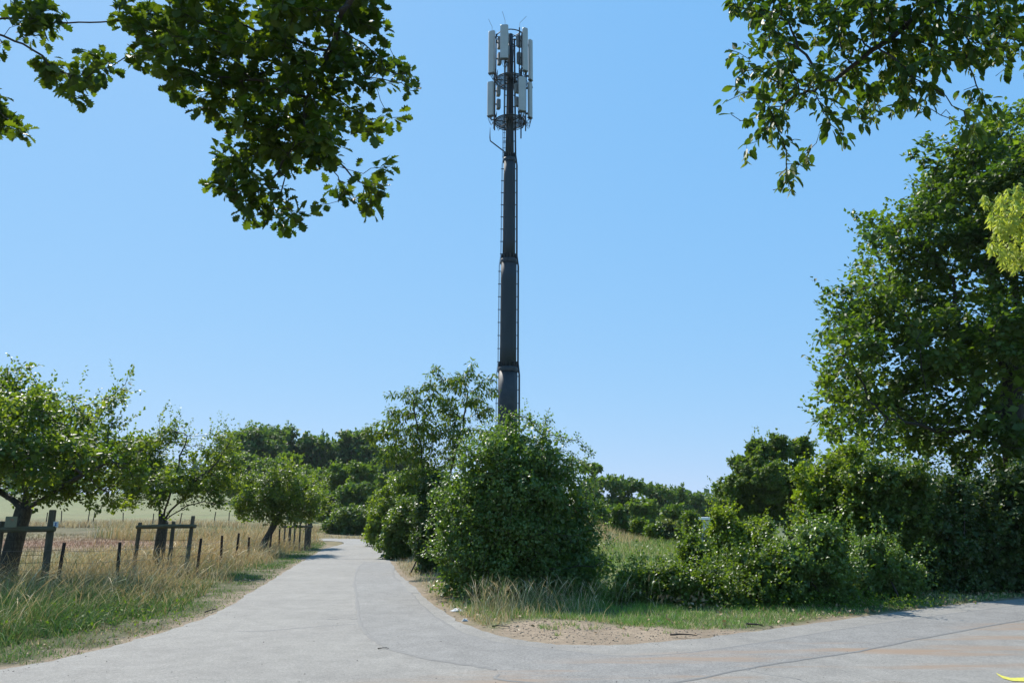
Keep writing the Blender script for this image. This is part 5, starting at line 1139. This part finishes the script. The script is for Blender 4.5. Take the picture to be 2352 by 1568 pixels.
def dead_leaves(name, label, x, y, ln, r, hz=.03):
    n = len(x); P = np.stack([x, y, ground_z(x, y) + .012 + r.random(n) * hz], -1); o = leaves_obj(name, P, norm(rand_dir(n, r) + np.array([0, 0, .2])), norm(rand_dir(n, r) * .7 + np.array([0, 0, 1.])), ln * r.uniform(.5, 1.2, n), T_OVAL, M['dryleaf'], None, r); return tag(o, label, kind='stuff')
x, y = scatter(5200, -2, 14, 11, 19, r); dr = dist_poly(x, y, RE); ok = ~inside(x, y, ROADC) & (side(x, y) > 0) & (dr < 1.6) & (r.random(len(x)) < np.interp(x, [-2, 3, 6, 14], [.08, .3, 1, 1])); dead_leaves('fallen_leaves', 'dry fallen leaves on the right verge', x[ok], y[ok], .07, r)
hp = G(1582, 1400); x = r.normal(hp[0], .38, 120); y = r.normal(hp[1] + .05, .14, 120); dead_leaves('leaf_heap', 'heap of pale withered leaves at the foot of the brambles', x, y, .095, r, .18)
hp = G(1900, 1375); x = r.normal(hp[0], .5, 150); y = r.normal(hp[1] + .3, .15, 150); dead_leaves('leaf_heap', 'withered pale leaves hanging low in the middle of the right hedge', x, y, .09, r, .35)
x, y = scatter(900, -13, -4, 9, 20, r); ok = ~inside(x, y, ROADC) & (dist_poly(x, y, LE) < 2.2) & (side(x, y) < 0); dead_leaves('fallen_leaves', 'dry fallen leaves on the left verge', x[ok], y[ok], .05, r)
M['paper'] = noise_mat('paper', (.42, .42, .40), (.52, .52, .50), 20, .7, .3)
for lab, px, py, s in (('crumpled white tissue lying on the grass at the corner', 1051, 1402, .10), ('small white paper scrap at the road edge by the dirt', 1068, 1424, .045)):
    g = G(px, py); k = 9; uu, vv = np.meshgrid(np.linspace(-1, 1, k), np.linspace(-1, 1, k)); rr = np.random.default_rng(int(px)); zz_ = .01 + .03 * rr.random((k, k))
    V = np.stack([g[0] + uu * s * (1 + .15 * rr.normal(size=(k, k))), g[1] + vv * s * .5, zz_ * (1.2 - uu ** 2) * (1.2 - vv ** 2) + float(ground_z(g[0], g[1])) + .002], -1).reshape(-1, 3); I_ = np.arange(k * k).reshape(k, k); F = np.stack([I_[:-1, :-1], I_[:-1, 1:], I_[1:, 1:], I_[1:, :-1]], -1).reshape(-1, 4)
    tag(link('paper_litter', mesh_uniform('paper_litter', V, F), M['paper']), lab, 'litter')
def twig(label, px0, py0, px1, py1, rad, z=.02):
    a, b_ = G(px0, py0), G(px1, py1); t = np.linspace(0, 1, 7); rr = np.random.default_rng(px0); pts = [(a[0] * (1 - q) + b_[0] * q, a[1] * (1 - q) + b_[1] * q + rr.normal(0, .012), z + .01 * sin(3 * q)) for q in t]
    m = MB(); m.tube(pts, np.linspace(rad, rad * .4, 7), 6); mid = pts[3]; m.tube([mid, (mid[0] + .04, mid[1] + .03, z + .01)], [rad * .4, rad * .2], 5); tag(m.build('fallen_twig', M['bark_thin']), label, 'twig', 'twigs lying about the junction')
twig('short dark twig lying on the asphalt beside the curved seam', 868, 1490, 893, 1490, .007, .009)
twig('pale broken stick on the road edge below the hedge', 1715, 1438, 1752, 1440, .020, .03)
twig('dark stick at the left end of the bare earth', 1130, 1440, 1172, 1442, .010, .02)
twig('curved bark strip on the bare earth near the middle', 1540, 1462, 1600, 1464, .014, .03)
twig('weathered stick on the left verge above the road edge', 470, 1408, 500, 1400, .013, .02)
import sys
print('TRIS', sum(len(o.data.polygons) for o in S.objects if o.type == 'MESH'), file=sys.stderr)
